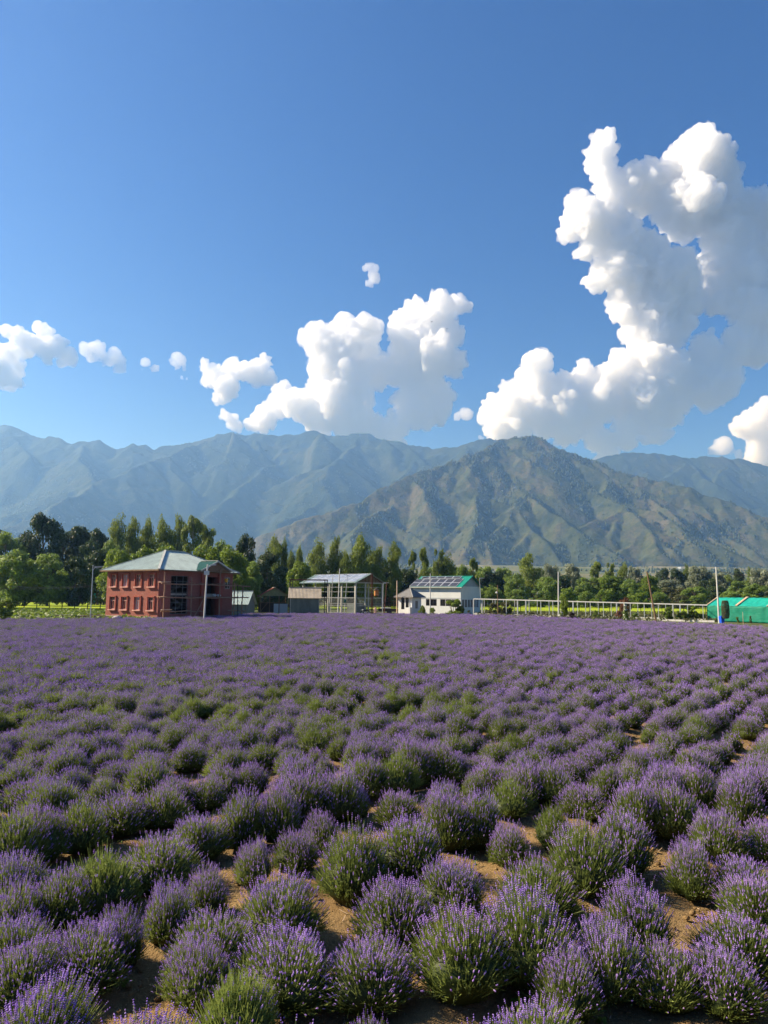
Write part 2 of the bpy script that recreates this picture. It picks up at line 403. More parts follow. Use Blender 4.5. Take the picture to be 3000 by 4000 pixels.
def make_ground():
    rr = np.concatenate([[0.0], np.geomspace(2.0, 16000, 90)]); na = 180
    th = np.linspace(0, 2 * math.pi, na, endpoint=False)
    R, T = np.meshgrid(rr[1:], th, indexing='ij')
    x = R * np.sin(T); y = R * np.cos(T); z = fan(x, y)
    z = z + np.where(y > 700, fbm2(x, y, 500, 4, 3) * np.clip((y - 700) / 2000, 0, 1) * 14, 0) - 0.06
    V = np.stack([x.ravel(), y.ravel(), z.ravel()], 1)
    V = np.vstack([V, [[0, 0, -0.06]]]); c = len(V) - 1
    quads = []
    n = len(rr) - 1
    i = np.arange(n - 1)[:, None]; k = np.arange(na)[None, :]; k2 = (k + 1) % na
    q = np.stack(np.broadcast_arrays(i * na + k, i * na + k2, (i + 1) * na + k2, (i + 1) * na + k), -1).reshape(-1, 4)[:, ::-1]
    cap = np.stack([np.full(na, c), k2[0], k[0], np.full(na, c)], 1)
    me = bpy.data.meshes.new('ground')
    faces = [tuple(a) for a in q.tolist()] + [(c, int(b), int(a)) for a, b in zip(k[0], k2[0])]
    me.from_pydata(V.tolist(), [], faces); me.materials.append(M['ground']); me.update()
    me.polygons.foreach_set('use_smooth', np.ones(len(me.polygons), dtype=bool))
    return tag(link('ground', me), 'flat valley floor rising gently to the mountains', None, None, 'structure')
make_ground()

FIELD_EDGE = [(-75, 70), (X(-80, 80), 80), (X(300, 88), 88), (X(640, 93), 93), (X(860, 104), 104), (X(1000, 120), 120), (X(1300, 126), 126), (X(1560, 130), 130), (X(1860, 130), 130),
              (X(2050, 122), 122), (X(2300, 108), 108), (X(2600, 97), 97), (X(2850, 90), 90), (X(3050, 80), 80), (60, 66)]
_ex = np.array([p[0] for p in FIELD_EDGE]); _ey = np.array([p[1] for p in FIELD_EDGE])
def field_far(x): return np.interp(x, _ex, _ey)

def make_soil():
    xs = np.unique(np.concatenate([np.linspace(-75, -12, 40), np.linspace(-12, 14, 170), np.linspace(14, 62, 40)]))
    ss = np.concatenate([np.linspace(2.5, 20, 150), np.linspace(20.3, 142, 70)])
    Xg, Yg = np.meshgrid(xs, ss, indexing='ij')
    lim = np.minimum(field_far(Xg) + 1.5, 1e9); Yc = np.minimum(Yg, lim)
    c = 0.813 * Xg - 0.582 * Yc
    rowphase = np.cos((c + 2.43) / 0.94 * 2 * math.pi)          # soil mounded up under the rows
    near = np.clip((26 - Yc) / 8, 0, 1)
    z = 0.03 + near * (0.035 * rowphase + 0.035 * fbm2(Xg, Yc, 0.5, 4, 5) + 0.02 * fbm2(Xg, Yc, 0.12, 3, 9)) + 0.03
    V = np.stack([Xg.ravel(), Yc.ravel(), z.ravel()], 1)
    a, b = len(xs), len(ss)
    i = np.arange(a - 1)[:, None]; k = np.arange(b - 1)[None, :]
    q = np.stack(np.broadcast_arrays(i * b + k, (i + 1) * b + k, (i + 1) * b + k + 1, i * b + k + 1), -1).reshape(-1, 4)
    me = mesh_np('field_soil', V, q, 4, [M['soil']], smooth=True)
    return tag(link('field_soil', me), 'dry sandy soil between the lavender rows', None, None, 'structure')
make_soil()

def sheet(name, poly, z, mat, label, h=0.25, res=None):
    m = MB(); m.prism([(p[0], p[1], z) for p in poly], (0, 0, h))
    return tag(m.build(name, mat), label, None, None, 'structure')

# sandy track round the far side of the field
def track():
    V = []; F_ = []
    pts = list(zip(np.linspace(-46, 60, 120), [0] * 120))
    for x, _ in pts:
        y = float(field_far(x)); w = 9 + 3 * math.sin(x * 0.3)
        V += [(x, y + 0.5, 0.02), (x, y + w * 0.5, 0.06), (x, y + w, 0.02)]
    for i in range(len(pts) - 1):
        for k in range(2): F_.append((i*3+k, (i+1)*3+k, (i+1)*3+k+1, i*3+k+1))
    me = bpy.data.meshes.new('path'); me.from_pydata(V, [], F_); me.materials.append(M['sandbank']); me.update()
    tag(link('path', me), 'sandy farm path along the far edge of the lavender', None, None, 'structure')
track()
sheet('paddy_field', [(-135, 152), (X(640, 152), 152), (X(660, 240), 240), (-150, 236)], 0.0, M['paddy'], 'bright yellow-green rice paddy beside the brick building', 0.5)
sheet('paddy_field', [(-135, 243), (X(330, 243), 243), (X(640, 243), 243), (X(670, 262), 262), (-150, 258)], 0.0, M['paddy'], 'second strip of bright rice paddy under the dark trees', 0.4)
sheet('paddy_field', [(X(880, 176), 176), (X(1560, 190), 190), (X(1560, 262), 262), (X(880, 240), 240)], 0.0, M['paddy'], 'bright rice paddy behind the sheds and the open frame', 0.35)
sheet('paddy_field', [(X(1870, 190), 190), (X(2790, 172), 172), (X(2850, 300), 300), (X(1870, 330), 330)], 0.0, M['paddy'], 'long bright rice paddy behind the white trellis', 0.3)

# ---------------- mountains: a network of ridges with spurs, the slope falling away from every ridge line
def ridge_terrain(name, ridges, bounds, nx, ny, mat, seed, flank=0.72, spawn=((420, 0.46, 0.8), (190, 0.6, 0.95)), warp=45, rough=16, zclip=-40, label=None, curve=1.0):
    rg = np.random.default_rng(seed)
    segs = []                                                   # (p, q, flank slope)
    def base(x, y): return float(fan(np.array(x), np.array(y))) - 30
    def grow(poly, level):
        fl = flank if level == 0 else spawn[level - 1][2]
        for a, b in zip(poly[:-1], poly[1:]): segs.append((a, b, fl))
        if level >= len(spawn): return
        step, grade, _ = spawn[level]
        P_ = np.array(poly); d = np.linalg.norm(np.diff(P_[:, :2], axis=0), axis=1); s = np.concatenate([[0], np.cumsum(d)])
        t = rg.uniform(0.2, 0.8) * step; side = 1
        while t < s[-1]:
            p = np.array([np.interp(t, s, P_[:, j]) for j in range(3)])
            i = min(max(np.searchsorted(s, t) - 1, 0), len(d) - 1)
            tg = (P_[i + 1] - P_[i]); slope_t = tg[2] / (np.linalg.norm(tg[:2]) + 1e-6); tg = tg[:2] / (np.linalg.norm(tg[:2]) + 1e-6)
            if slope_t > 0: tg = -tg
            for sd in ((1, -1) if level == 0 else (side,)):
                lean = rg.uniform(0.5, 1.0) * min(1.0, abs(slope_t) * 2.2 + 0.1)
                nrm = np.array([-tg[1], tg[0]]) * sd
                dr = nrm + tg * lean; dr /= np.linalg.norm(dr)
                q = p.copy(); q[2] -= rg.uniform(4, 14) * (1 + level); pl = [q.copy()]
                g = grade * rg.uniform(0.8, 1.2)
                L = step * (3.6 if level == 0 else 2.2) * rg.uniform(0.7, 1.3); trav = 0
                while trav < L * 3 and q[2] > base(q[0], q[1]):
                    h = step * 0.45; an = rg.normal(0, 0.2); ca, sa = math.cos(an), math.sin(an)
                    dr = np.array([ca * dr[0] - sa * dr[1], sa * dr[0] + ca * dr[1]])
                    q = q + np.array([dr[0] * h, dr[1] * h, -g * h * rg.uniform(0.7, 1.3)]); pl.append(q.copy()); trav += h
                    if level > 0 and trav > L: break
                if len(pl) > 1: grow(pl, level + 1)
            side = -side; t += step * rg.uniform(0.65, 1.35)
    for r in ridges: grow([np.array(p, dtype=float) for p in r], 0)
    x0, x1, y0, y1 = bounds
    xs = np.linspace(x0, x1, nx); ys = np.linspace(y0, y1, ny); dx = xs[1] - xs[0]; dy = ys[1] - ys[0]
    Xg, Yg = np.meshgrid(xs, ys, indexing='ij')
    Xw = Xg + fbm2(Xg, Yg, 420, 4, seed + 1) * warp; Yw = Yg + fbm2(Xg, Yg, 420, 4, seed + 2) * warp
    Z0 = fan(Xg, Yg) + zclip; Z = Z0.copy()
    for a, b, fl in segs:
        reach = max(a[2], b[2], 0) / fl + warp * 2
        i0 = max(int((min(a[0], b[0]) - reach - x0) / dx), 0); i1 = min(int((max(a[0], b[0]) + reach - x0) / dx) + 2, nx)
        j0 = max(int((min(a[1], b[1]) - reach - y0) / dy), 0); j1 = min(int((max(a[1], b[1]) + reach - y0) / dy) + 2, ny)
        if i0 >= i1 or j0 >= j1: continue
        xx = Xw[i0:i1, j0:j1]; yy = Yw[i0:i1, j0:j1]
        ab = b[:2] - a[:2]; l2 = ab @ ab + 1e-9
        t = np.clip(((xx - a[0]) * ab[0] + (yy - a[1]) * ab[1]) / l2, 0, 1)
        d = np.hypot(xx - a[0] - t * ab[0], yy - a[1] - t * ab[1])
        zz = a[2] + t * (b[2] - a[2]) - fl * d
        np.maximum(Z[i0:i1, j0:j1], zz, out=Z[i0:i1, j0:j1])
    hh = np.clip((Z - Z0) / 250, 0, 1)
    Z = Z + hh * rough * (0.6 * fbm2(Xg, Yg, 260, 5, seed + 5, 0.6) - 0.5 * np.abs(fbm2(Xg, Yg, 120, 4, seed + 6, 0.6)) - 0.1)
    # one light smoothing so creases read as worn valleys
    Zs = Z.copy(); Zs[1:-1, 1:-1] = 0.5 * Z[1:-1, 1:-1] + 0.125 * (Z[:-2, 1:-1] + Z[2:, 1:-1] + Z[1:-1, :-2] + Z[1:-1, 2:])
    Z = np.maximum(Zs, Z - 6)
    V = np.stack([Xg.ravel(), Yg.ravel(), Z.ravel()], 1)
    i = np.arange(nx - 1)[:, None]; k = np.arange(ny - 1)[None, :]
    q = np.stack(np.broadcast_arrays(i * ny + k, (i + 1) * ny + k, (i + 1) * ny + k + 1, i * ny + k + 1), -1).reshape(-1, 4)
    keep = (Z - Z0).ravel()[q].max(axis=1) > 8                  # leave out what lies under the valley floor
    me = mesh_np(name, V, q[keep], 4, [mat], smooth=True)
    o = tag(link(name, me), label, None, None, 'structure')
    return o, (xs, ys, Z, Z0)

def line(pts): return [tuple(P(px, py, Y)) for px, py, Y in pts]
# the near, dry mountain
front_ridges = [
    line([(2035, 1687, 5000), (1960, 1708, 5000), (1873, 1784, 4900), (1786, 1817, 4850), (1677, 1860, 4800), (1525, 1915, 4750), (1406, 1969, 4700), (1308, 2034, 4600), (1200, 2080, 4500), (1090, 2130, 4400)]),
    line([(2035, 1687, 5000), (2100, 1698, 5020), (2176, 1741, 5000), (2285, 1779, 4980), (2393, 1822, 4950), (2502, 1871, 4900), (2610, 1925, 4850), (2719, 1985, 4750), (2827, 2039, 4650), (2936, 2094, 4500), (3060, 2140, 4400), (3250, 2190, 4300)]),
    line([(1880, 1790, 4890), (1960, 1850, 4550), (2070, 1925, 4250), (2190, 2015, 3900), (2300, 2100, 3650), (2420, 2170, 3450)]),
    line([(2060, 1928, 4240), (1990, 2010, 3950), (1900, 2090, 3700), (1810, 2160, 3500)]),
    line([(1786, 1817, 4850), (1810, 1920, 4450), (1740, 2040, 4050), (1690, 2120, 3800)]),
    line([(1650, 1870, 4790), (1650, 1960, 4400), (1580, 2060, 4050), (1540, 2130, 3800)]),
    line([(1480, 1935, 4730), (1470, 2010, 4400), (1400, 2090, 4100), (1340, 2150, 3900)]),
    line([(2090, 1700, 5010), (2220, 1830, 4700), (2300, 1900, 4450), (2400, 1950, 4200), (2480, 2010, 3950), (2540, 2090, 3750), (2560, 2140, 3600)]),
    line([(2430, 1960, 4180), (2560, 1990, 4050), (2640, 2050, 3850), (2690, 2110, 3700)]),
    line([(2480, 1860, 4910), (2620, 1990, 4500), (2760, 2080, 4150), (2860, 2140, 3900)]),
]
front, front_grid = ridge_terrain('mountain', front_ridges, (-1900, 3800, 2100, 6300), 540, 400, M['mount_front'], 11, flank=0.80, rough=70,
    spawn=((380, 0.50, 0.9), (150, 0.62, 1.1)), label='near dry mountain with folded slopes and a pointed wooded peak')
# the long hazy range behind, left and centre
crest = [(-420, 1720), (-200, 1690), (0, 1663), (45, 1652), (99, 1677), (145, 1698), (190, 1690), (235, 1698), (287, 1727), (307, 1713), (343, 1717), (389, 1710), (434, 1736), (461, 1746),
         (520, 1727), (542, 1740), (574, 1731), (610, 1749), (637, 1734), (687, 1727), (777, 1713), (841, 1688), (904, 1677), (949, 1695), (1003, 1684), (1085, 1695), (1202, 1683), (1238, 1680),
         (1293, 1692), (1446, 1695), (1504, 1708), (1590, 1725), (1667, 1741), (1764, 1736), (1851, 1714), (1905, 1701), (2035, 1725), (2180, 1760), (2330, 1800)]
back_ridges = [line([(px, py, 7700 - 250 * math.sin(px * 0.004)) for px, py in crest])]
back_ridges += [line(l) for l in (
    [(45, 1655, 7650), (120, 1800, 7500), (180, 1900, 7000), (60, 2020, 6400), (20, 2100, 6000)],
    [(200, 1800, 7450), (340, 1900, 6900), (420, 1990, 6500), (470, 2080, 6000)],
    [(637, 1740, 7500), (560, 1860, 7400), (500, 1960, 6900), (440, 2060, 6400)],
    [(900, 1680, 7500), (880, 1790, 7500), (760, 1890, 7000), (640, 2010, 6400), (600, 2080, 6100)],
    [(1240, 1683, 7600), (1160, 1800, 7600), (1060, 1910, 7100), (960, 2030, 6500), (900, 2100, 6100)],
    [(1500, 1710, 7600), (1360, 1840, 7500), (1240, 1950, 7000), (1130, 2050, 6500), (1060, 2120, 6100)],
)]
back, back_grid = ridge_terrain('mountain_range', back_ridges, (-5800, 3400, 3700, 9400), 460, 290, M['mount_back'], 23, flank=0.80, rough=85,
    spawn=((620, 0.5, 0.85), (300, 0.6, 0.95)), warp=60, label='long hazy blue range along the left skyline')
crest_r = [(2150, 1850), (2339, 1782), (2404, 1763), (2480, 1761), (2567, 1771), (2654, 1779), (2690, 1788), (2752, 1774), (2828, 1779), (2850, 1788), (2876, 1782), (2936, 1801), (3000, 1808), (3200, 1830), (3450, 1900)]
right_ridges = [line([(px, py, 8000) for px, py in crest_r]), line([(2590, 1930, 7000), (2680, 1960, 6900), (2773, 1985, 6800), (2860, 1975, 6750), (2936, 1980, 6700), (3010, 1978, 6650), (3250, 2000, 6500)]),
    line([(2490, 1765, 8500), (2530, 1850, 7500), (2600, 1925, 7200)])]
rback, rback_grid = ridge_terrain('mountain_range', right_ridges, (1400, 6600, 4600, 9600), 300, 230, M['mount_back'], 31, flank=0.80, rough=85,
    spawn=((560, 0.5, 0.85), (260, 0.6, 0.95)), warp=55, label='flat-topped rocky range behind the right shoulder of the mountain')

M['leaf_wood'] = leafmat('far_wood_leaves', (0.020, 0.032, 0.012), (0.036, 0.055, 0.017), (0.062, 0.085, 0.026), 0.15)
# ---------------- woods too far off to count
def scatter_wood(name, pts, hts, wid, mat, label, cone):
    n = len(pts); k = 5
    a = rng.uniform(0, 2 * math.pi, n)[:, None] + np.arange(k)[None, :] * 2 * math.pi / k
    r = wid[:, None] * rng.uniform(0.75, 1.25, (n, k))
    if cone:
        ring = np.stack([pts[:, 0:1] + r * np.cos(a), pts[:, 1:2] + r * np.sin(a), np.broadcast_to(pts[:, 2:3] - 1, (n, k))], -1)
        top = np.stack([pts[:, 0], pts[:, 1], pts[:, 2] + hts], 1)[:, None]
        V = np.concatenate([ring, top], 1).reshape(-1, 3); base = (np.arange(n) * (k + 1))[:, None]
        f = np.stack([base + np.arange(k), base + (np.arange(k) + 1) % k, np.broadcast_to(base + k, (n, k))], -1).reshape(-1, 3); per = k + 1
    else:
        r1 = np.stack([pts[:, 0:1] + r * 0.8 * np.cos(a), pts[:, 1:2] + r * 0.8 * np.sin(a), pts[:, 2:3] + hts[:, None] * 0.05 + 0 * r], -1)
        r2 = np.stack([pts[:, 0:1] + r * np.cos(a + 0.6), pts[:, 1:2] + r * np.sin(a + 0.6), pts[:, 2:3] + hts[:, None] * rng.uniform(0.4, 0.7, (n, k))], -1)
        top = np.stack([pts[:, 0], pts[:, 1], pts[:, 2] + hts], 1)[:, None]
        V = np.concatenate([r1, r2, top], 1).reshape(-1, 3); base = (np.arange(n) * (2 * k + 1))[:, None]; i = np.arange(k); j = (i + 1) % k
        f = np.concatenate([np.stack([base + i, base + j, base + k + i], -1), np.stack([base + j, base + k + j, base + k + i], -1),
                            np.stack([base + k + i, base + k + j, np.broadcast_to(base + 2 * k, (n, k))], -1)], 1).reshape(-1, 3); per = 2 * k + 1
    tint = np.repeat(rng.uniform(0, 1, n), per)
    me = mesh_np(name, V, f, 3, [mat], tint=tint)
    return tag(link(name, me), label, None, None, 'stuff')
def grid_z(grid, x, y):
    xs, ys, Z, Z0 = grid
    fx = np.clip((x - xs[0]) / (xs[1] - xs[0]), 0, len(xs) - 1.001); fy = np.clip((y - ys[0]) / (ys[1] - ys[0]), 0, len(ys) - 1.001)
    i = fx.astype(int); j = fy.astype(int); u = fx - i; v = fy - j
    g = lambda A: A[i, j] * (1-u) * (1-v) + A[i+1, j] * u * (1-v) + A[i, j+1] * (1-u) * v + A[i+1, j+1] * u * v
    dzx = (Z[np.minimum(i+1, len(xs)-1), j] - Z[i, j]) / (xs[1] - xs[0])
    return g(Z), g(Z) - g(Z0), dzx
def mountain_wood(grid, n, dens, label, seed):
    r = np.random.default_rng(seed); xs, ys, Z, Z0 = grid
    x = r.uniform(xs[0], xs[-1], n); y = r.uniform(ys[0], ys[-1], n)
    z, h, dzx = grid_z(grid, x, y)
    keep = (h > 12) & (r.uniform(0, 1, n) < dens(x, y, z, h, dzx))
    p = np.stack([x, y, z], 1)[keep]
    scatter_wood('forest', p, r.uniform(8, 17, len(p)), r.uniform(3.5, 6.5, len(p)), M['leaf_wood'], label, False)
def dens_front(x, y, z, h, dzx):
    n = fbm2(x, y, 260, 4, 71); right = np.clip(-dzx * 1.8, -0.35, 1)          # woods keep to the right-hand flanks and the top
    return np.clip(-0.30 + 0.9 * right + 2.0 * n + 0.7 * np.clip((z - 700) / 400, 0, 1) + 0.35 * np.clip((x - 300) / 2000, 0, 1), 0, 0.9)
mountain_wood(front_grid, 130000, dens_front, 'dark conifer woods on the flanks of the near mountain', 3)
mountain_wood(rback_grid, 12000, lambda x, y, z, h, d: np.clip(0.15 + fbm2(x, y, 400, 3, 77), 0, 0.8), 'conifer woods on the range at the right', 5)
mountain_wood(back_grid, 26000, lambda x, y, z, h, d: np.clip(0.15 + 1.2 * fbm2(x, y, 500, 3, 79), 0, 0.8), 'conifer woods on the hazy blue range', 6)
def valley_wood():
    r = np.random.default_rng(9); n = 30000
    y = 620 + (6000 - 620) * r.uniform(0, 1, n) ** 0.8; x = y * r.uniform(-0.62, 0.68, n)
    d = np.clip(0.25 + 1.6 * fbm2(x, y, 260, 4, 83), 0, 1)
    bare = (x / y > 0.10) & (x / y < 0.36) & (y > 2450) & (y < 3500); d = np.where(bare, d * 0.06, d)
    keep = r.uniform(0, 1, n) < d; x, y = x[keep], y[keep]
    z = fan(x, y)
    for g in (front_grid, back_grid, rback_grid):
        gz, h, _ = grid_z(g, x, y); ins = (x > g[0][0]) & (x < g[0][-1]) & (y > g[1][0]) & (y < g[1][-1]); z = np.where(ins & (h > 30), np.maximum(z, gz), z)
    p = np.stack([x, y, z], 1)
    scatter_wood('wood', p, r.uniform(5, 12, len(p)), r.uniform(2.0, 5.0, len(p)), M['leaf_wood'], 'orchards and woods across the valley floor at the foot of the mountains', False)
valley_wood()
def village():
    spots = [(1035, 2165), (1090, 2150), (1120, 2140), (1165, 2055), (1175, 2148), (1200, 2125), (1060, 2100), (985, 2120), (1230, 2063), (1260, 2115), (2497, 2203), (2655, 2218), (2700, 2190), (2718, 2196), (1965, 2195), (1870, 2193), (1020, 2130), (1140, 2170)]
    nth = 'first second third fourth fifth sixth seventh eighth ninth tenth eleventh twelfth thirteenth'.split()
    lft = sorted(p[0] for p in spots if p[0] < 1500); rgt = sorted(p[0] for p in spots if p[0] >= 1500)
    for i, (px, py) in enumerate(spots):
        # march along the ray until it meets the valley floor
        d = ray(px, py); best = None
        for Y in np.linspace(1200, 7000, 900):
            if CAMH + d[2] / d[1] * Y < float(fan(np.array(0.0), np.array(Y))) + 6: best = Y; break
        Y = best or 3200.0; x = d[0] / d[1] * Y; z = float(fan(np.array(x), np.array(Y)))
        for g in (front_grid, back_grid, rback_grid):
            gz, h, _ = grid_z(g, np.array([x]), np.array([Y]))
            if g[0][0] < x < g[0][-1] and g[1][0] < Y < g[1][-1]: z = max(z, float(gz[0]))
        side = 'below the hazy range' if px < 1500 else 'below the near mountain'
        h = empty('village_house', (x, Y, z + 1.5), rng.uniform(0, 3), 'tiny pale village house, ' + nth[(lft if px < 1500 else rgt).index(px)] + ' from left ' + side, 'house', 'far village houses ' + side)
        w = 9 + rng.uniform(0, 6)
        MB().box((-w/2, -4, -3), (w/2, 4, 5)).build('wall', M['white_wall'], h)
        MB().add([(-w/2-.6,-4.6,5.02),(w/2+.6,-4.6,5.02),(w/2+.6,4.6,5.02),(-w/2-.6,4.6,5.02),(-w/2-.6,0,8),(w/2+.6,0,8)],
                 [(0,1,5,4),(2,3,4,5),(0,4,3),(1,2,5),(0,3,2,1)]).build('roof', M['galv'], h)
village()
# ------------------------------------------------------------------ buildings
def sheets(parent, a, b, c, d, mat, step, name='roof_sheet', rib=0.25, lift=0.035, thick=0.04):
    """covers the roof plane a-b (eave) to d-c (ridge) with separate ribbed sheets lying side by side; all points local"""
    a, b, c, d = map(Vector, (a, b, c, d)); nrm = (b - a).cross(d - a).normalized()
    if nrm.z < 0: nrm = -nrm
    W = max((b - a).length, (c - d).length); n = max(1, round(W / step))
    al = (b - a).normalized()
    # sheets run up the slope: cut at stations along the eave; sides of a hip plane are trimmed to the plane's outline
    def inside(t):
        """lower and upper end of the slope line at station t measured along the eave direction"""
        e0, e1 = 0.0, (b - a).length; r0 = (d - a).dot(al); r1 = (c - a).dot(al)
        up = (d - a) - al * (d - a).dot(al); v1 = 1.0
        if t < r0: v1 = min(v1, t / r0 if r0 > 1e-6 else 1)
        if t > r1: v1 = min(v1, (e1 - t) / (e1 - r1) if e1 - r1 > 1e-6 else 1)
        return a + al * t, a + al * t + up * max(v1, 0.0)
    L = (b - a).length
    for i in range(n):
        t0, t1 = L * i / n + 0.004, L * (i + 1) / n - 0.004; m = MB()
        k = max(1, round((t1 - t0) / rib)); xs = []
        for j in range(k):
            s0 = t0 + (t1 - t0) * j / k; w = (t1 - t0) / k
            xs += [(s0, 0.0), (s0 + w * 0.62, 0.0), (s0 + w * 0.72, lift), (s0 + w * 0.9, lift)]
        xs.append((t1, 0.0)); vs = []
        for t, h in xs:
            lo, hi = inside(t); vs += [lo + nrm * h, hi + nrm * h, lo + nrm * (h - thick), hi + nrm * (h - thick)]
        fs = []
        for j in range(len(xs) - 1):
            q = j * 4; fs += [(q, q + 4, q + 5, q + 1), (q + 2, q + 3, q + 7, q + 6), (q, q + 2, q + 6, q + 4)]
        m.add(vs, fs).build(name, mat, parent)

def window(parent, axis, at, c, z0, z1, w, out, frame_mat, glass_mat, bars=1, transom=0.68, surround=None, sill=None, depth=0.12):
    """window with frame, glazing bars, pane; axis 'x': wall along x at y=at, outward -y; axis 'y': wall along y at x=at, outward -x"""
    def pt(s, o, z): return (s, at - o, z) if axis == 'x' else (at - o, s, z)
    def bx(m, s0, s1, o0, o1, za, zb):
        a, b = pt(s0, o1, za), pt(s1, o0, zb)
        m.box(tuple(min(x, y) for x, y in zip(a, b)), tuple(max(x, y) for x, y in zip(a, b)))
    f = MB(); t = 0.07
    bx(f, c - w/2, c - w/2 + t, -depth, -depth + 0.09, z0, z1); bx(f, c + w/2 - t, c + w/2, -depth, -depth + 0.09, z0, z1)
    bx(f, c - w/2 + t, c + w/2 - t, -depth, -depth + 0.09, z0, z0 + t); bx(f, c - w/2 + t, c + w/2 - t, -depth, -depth + 0.09, z1 - t, z1)
    wi = f.build('window', frame_mat, parent)
    zt = z0 + (z1 - z0) * transom
    for i in range(bars):
        m = MB(); s = c - w/2 + w * (i + 1) / (bars + 1); bx(m, s - 0.035, s + 0.035, -depth, -depth + 0.08, z0 + t, z1 - t); m.build('mullion', frame_mat, wi)
    if transom < 1:
        m = MB(); bx(m, c - w/2 + t, c + w/2 - t, -depth - 0.003, -depth + 0.075, zt - 0.035, zt + 0.035); m.build('transom', frame_mat, wi)
    m = MB(); bx(m, c - w/2 + t, c + w/2 - t, -depth - 0.03, -depth - 0.01, z0 + t, z1 - t); m.build('pane', glass_mat, wi)
    if surround:
        m = MB(); e = 0.16
        bx(m, c - w/2 - e, c - w/2, 0.002, out, z0 - 0.02, z1); bx(m, c + w/2, c + w/2 + e, 0.002, out, z0 - 0.02, z1)
        bx(m, c - w/2 - e, c + w/2 + e, 0.002, out + 0.05, z1, z1 + 0.16); m.build('surround', surround, wi)
    if sill:
        m = MB(); bx(m, c - w/2 - 0.2, c + w/2 + 0.2, 0.002, out + 0.12, z0 - 0.17, z0 - 0.021); m.build('sill', sill, wi)
    return wi

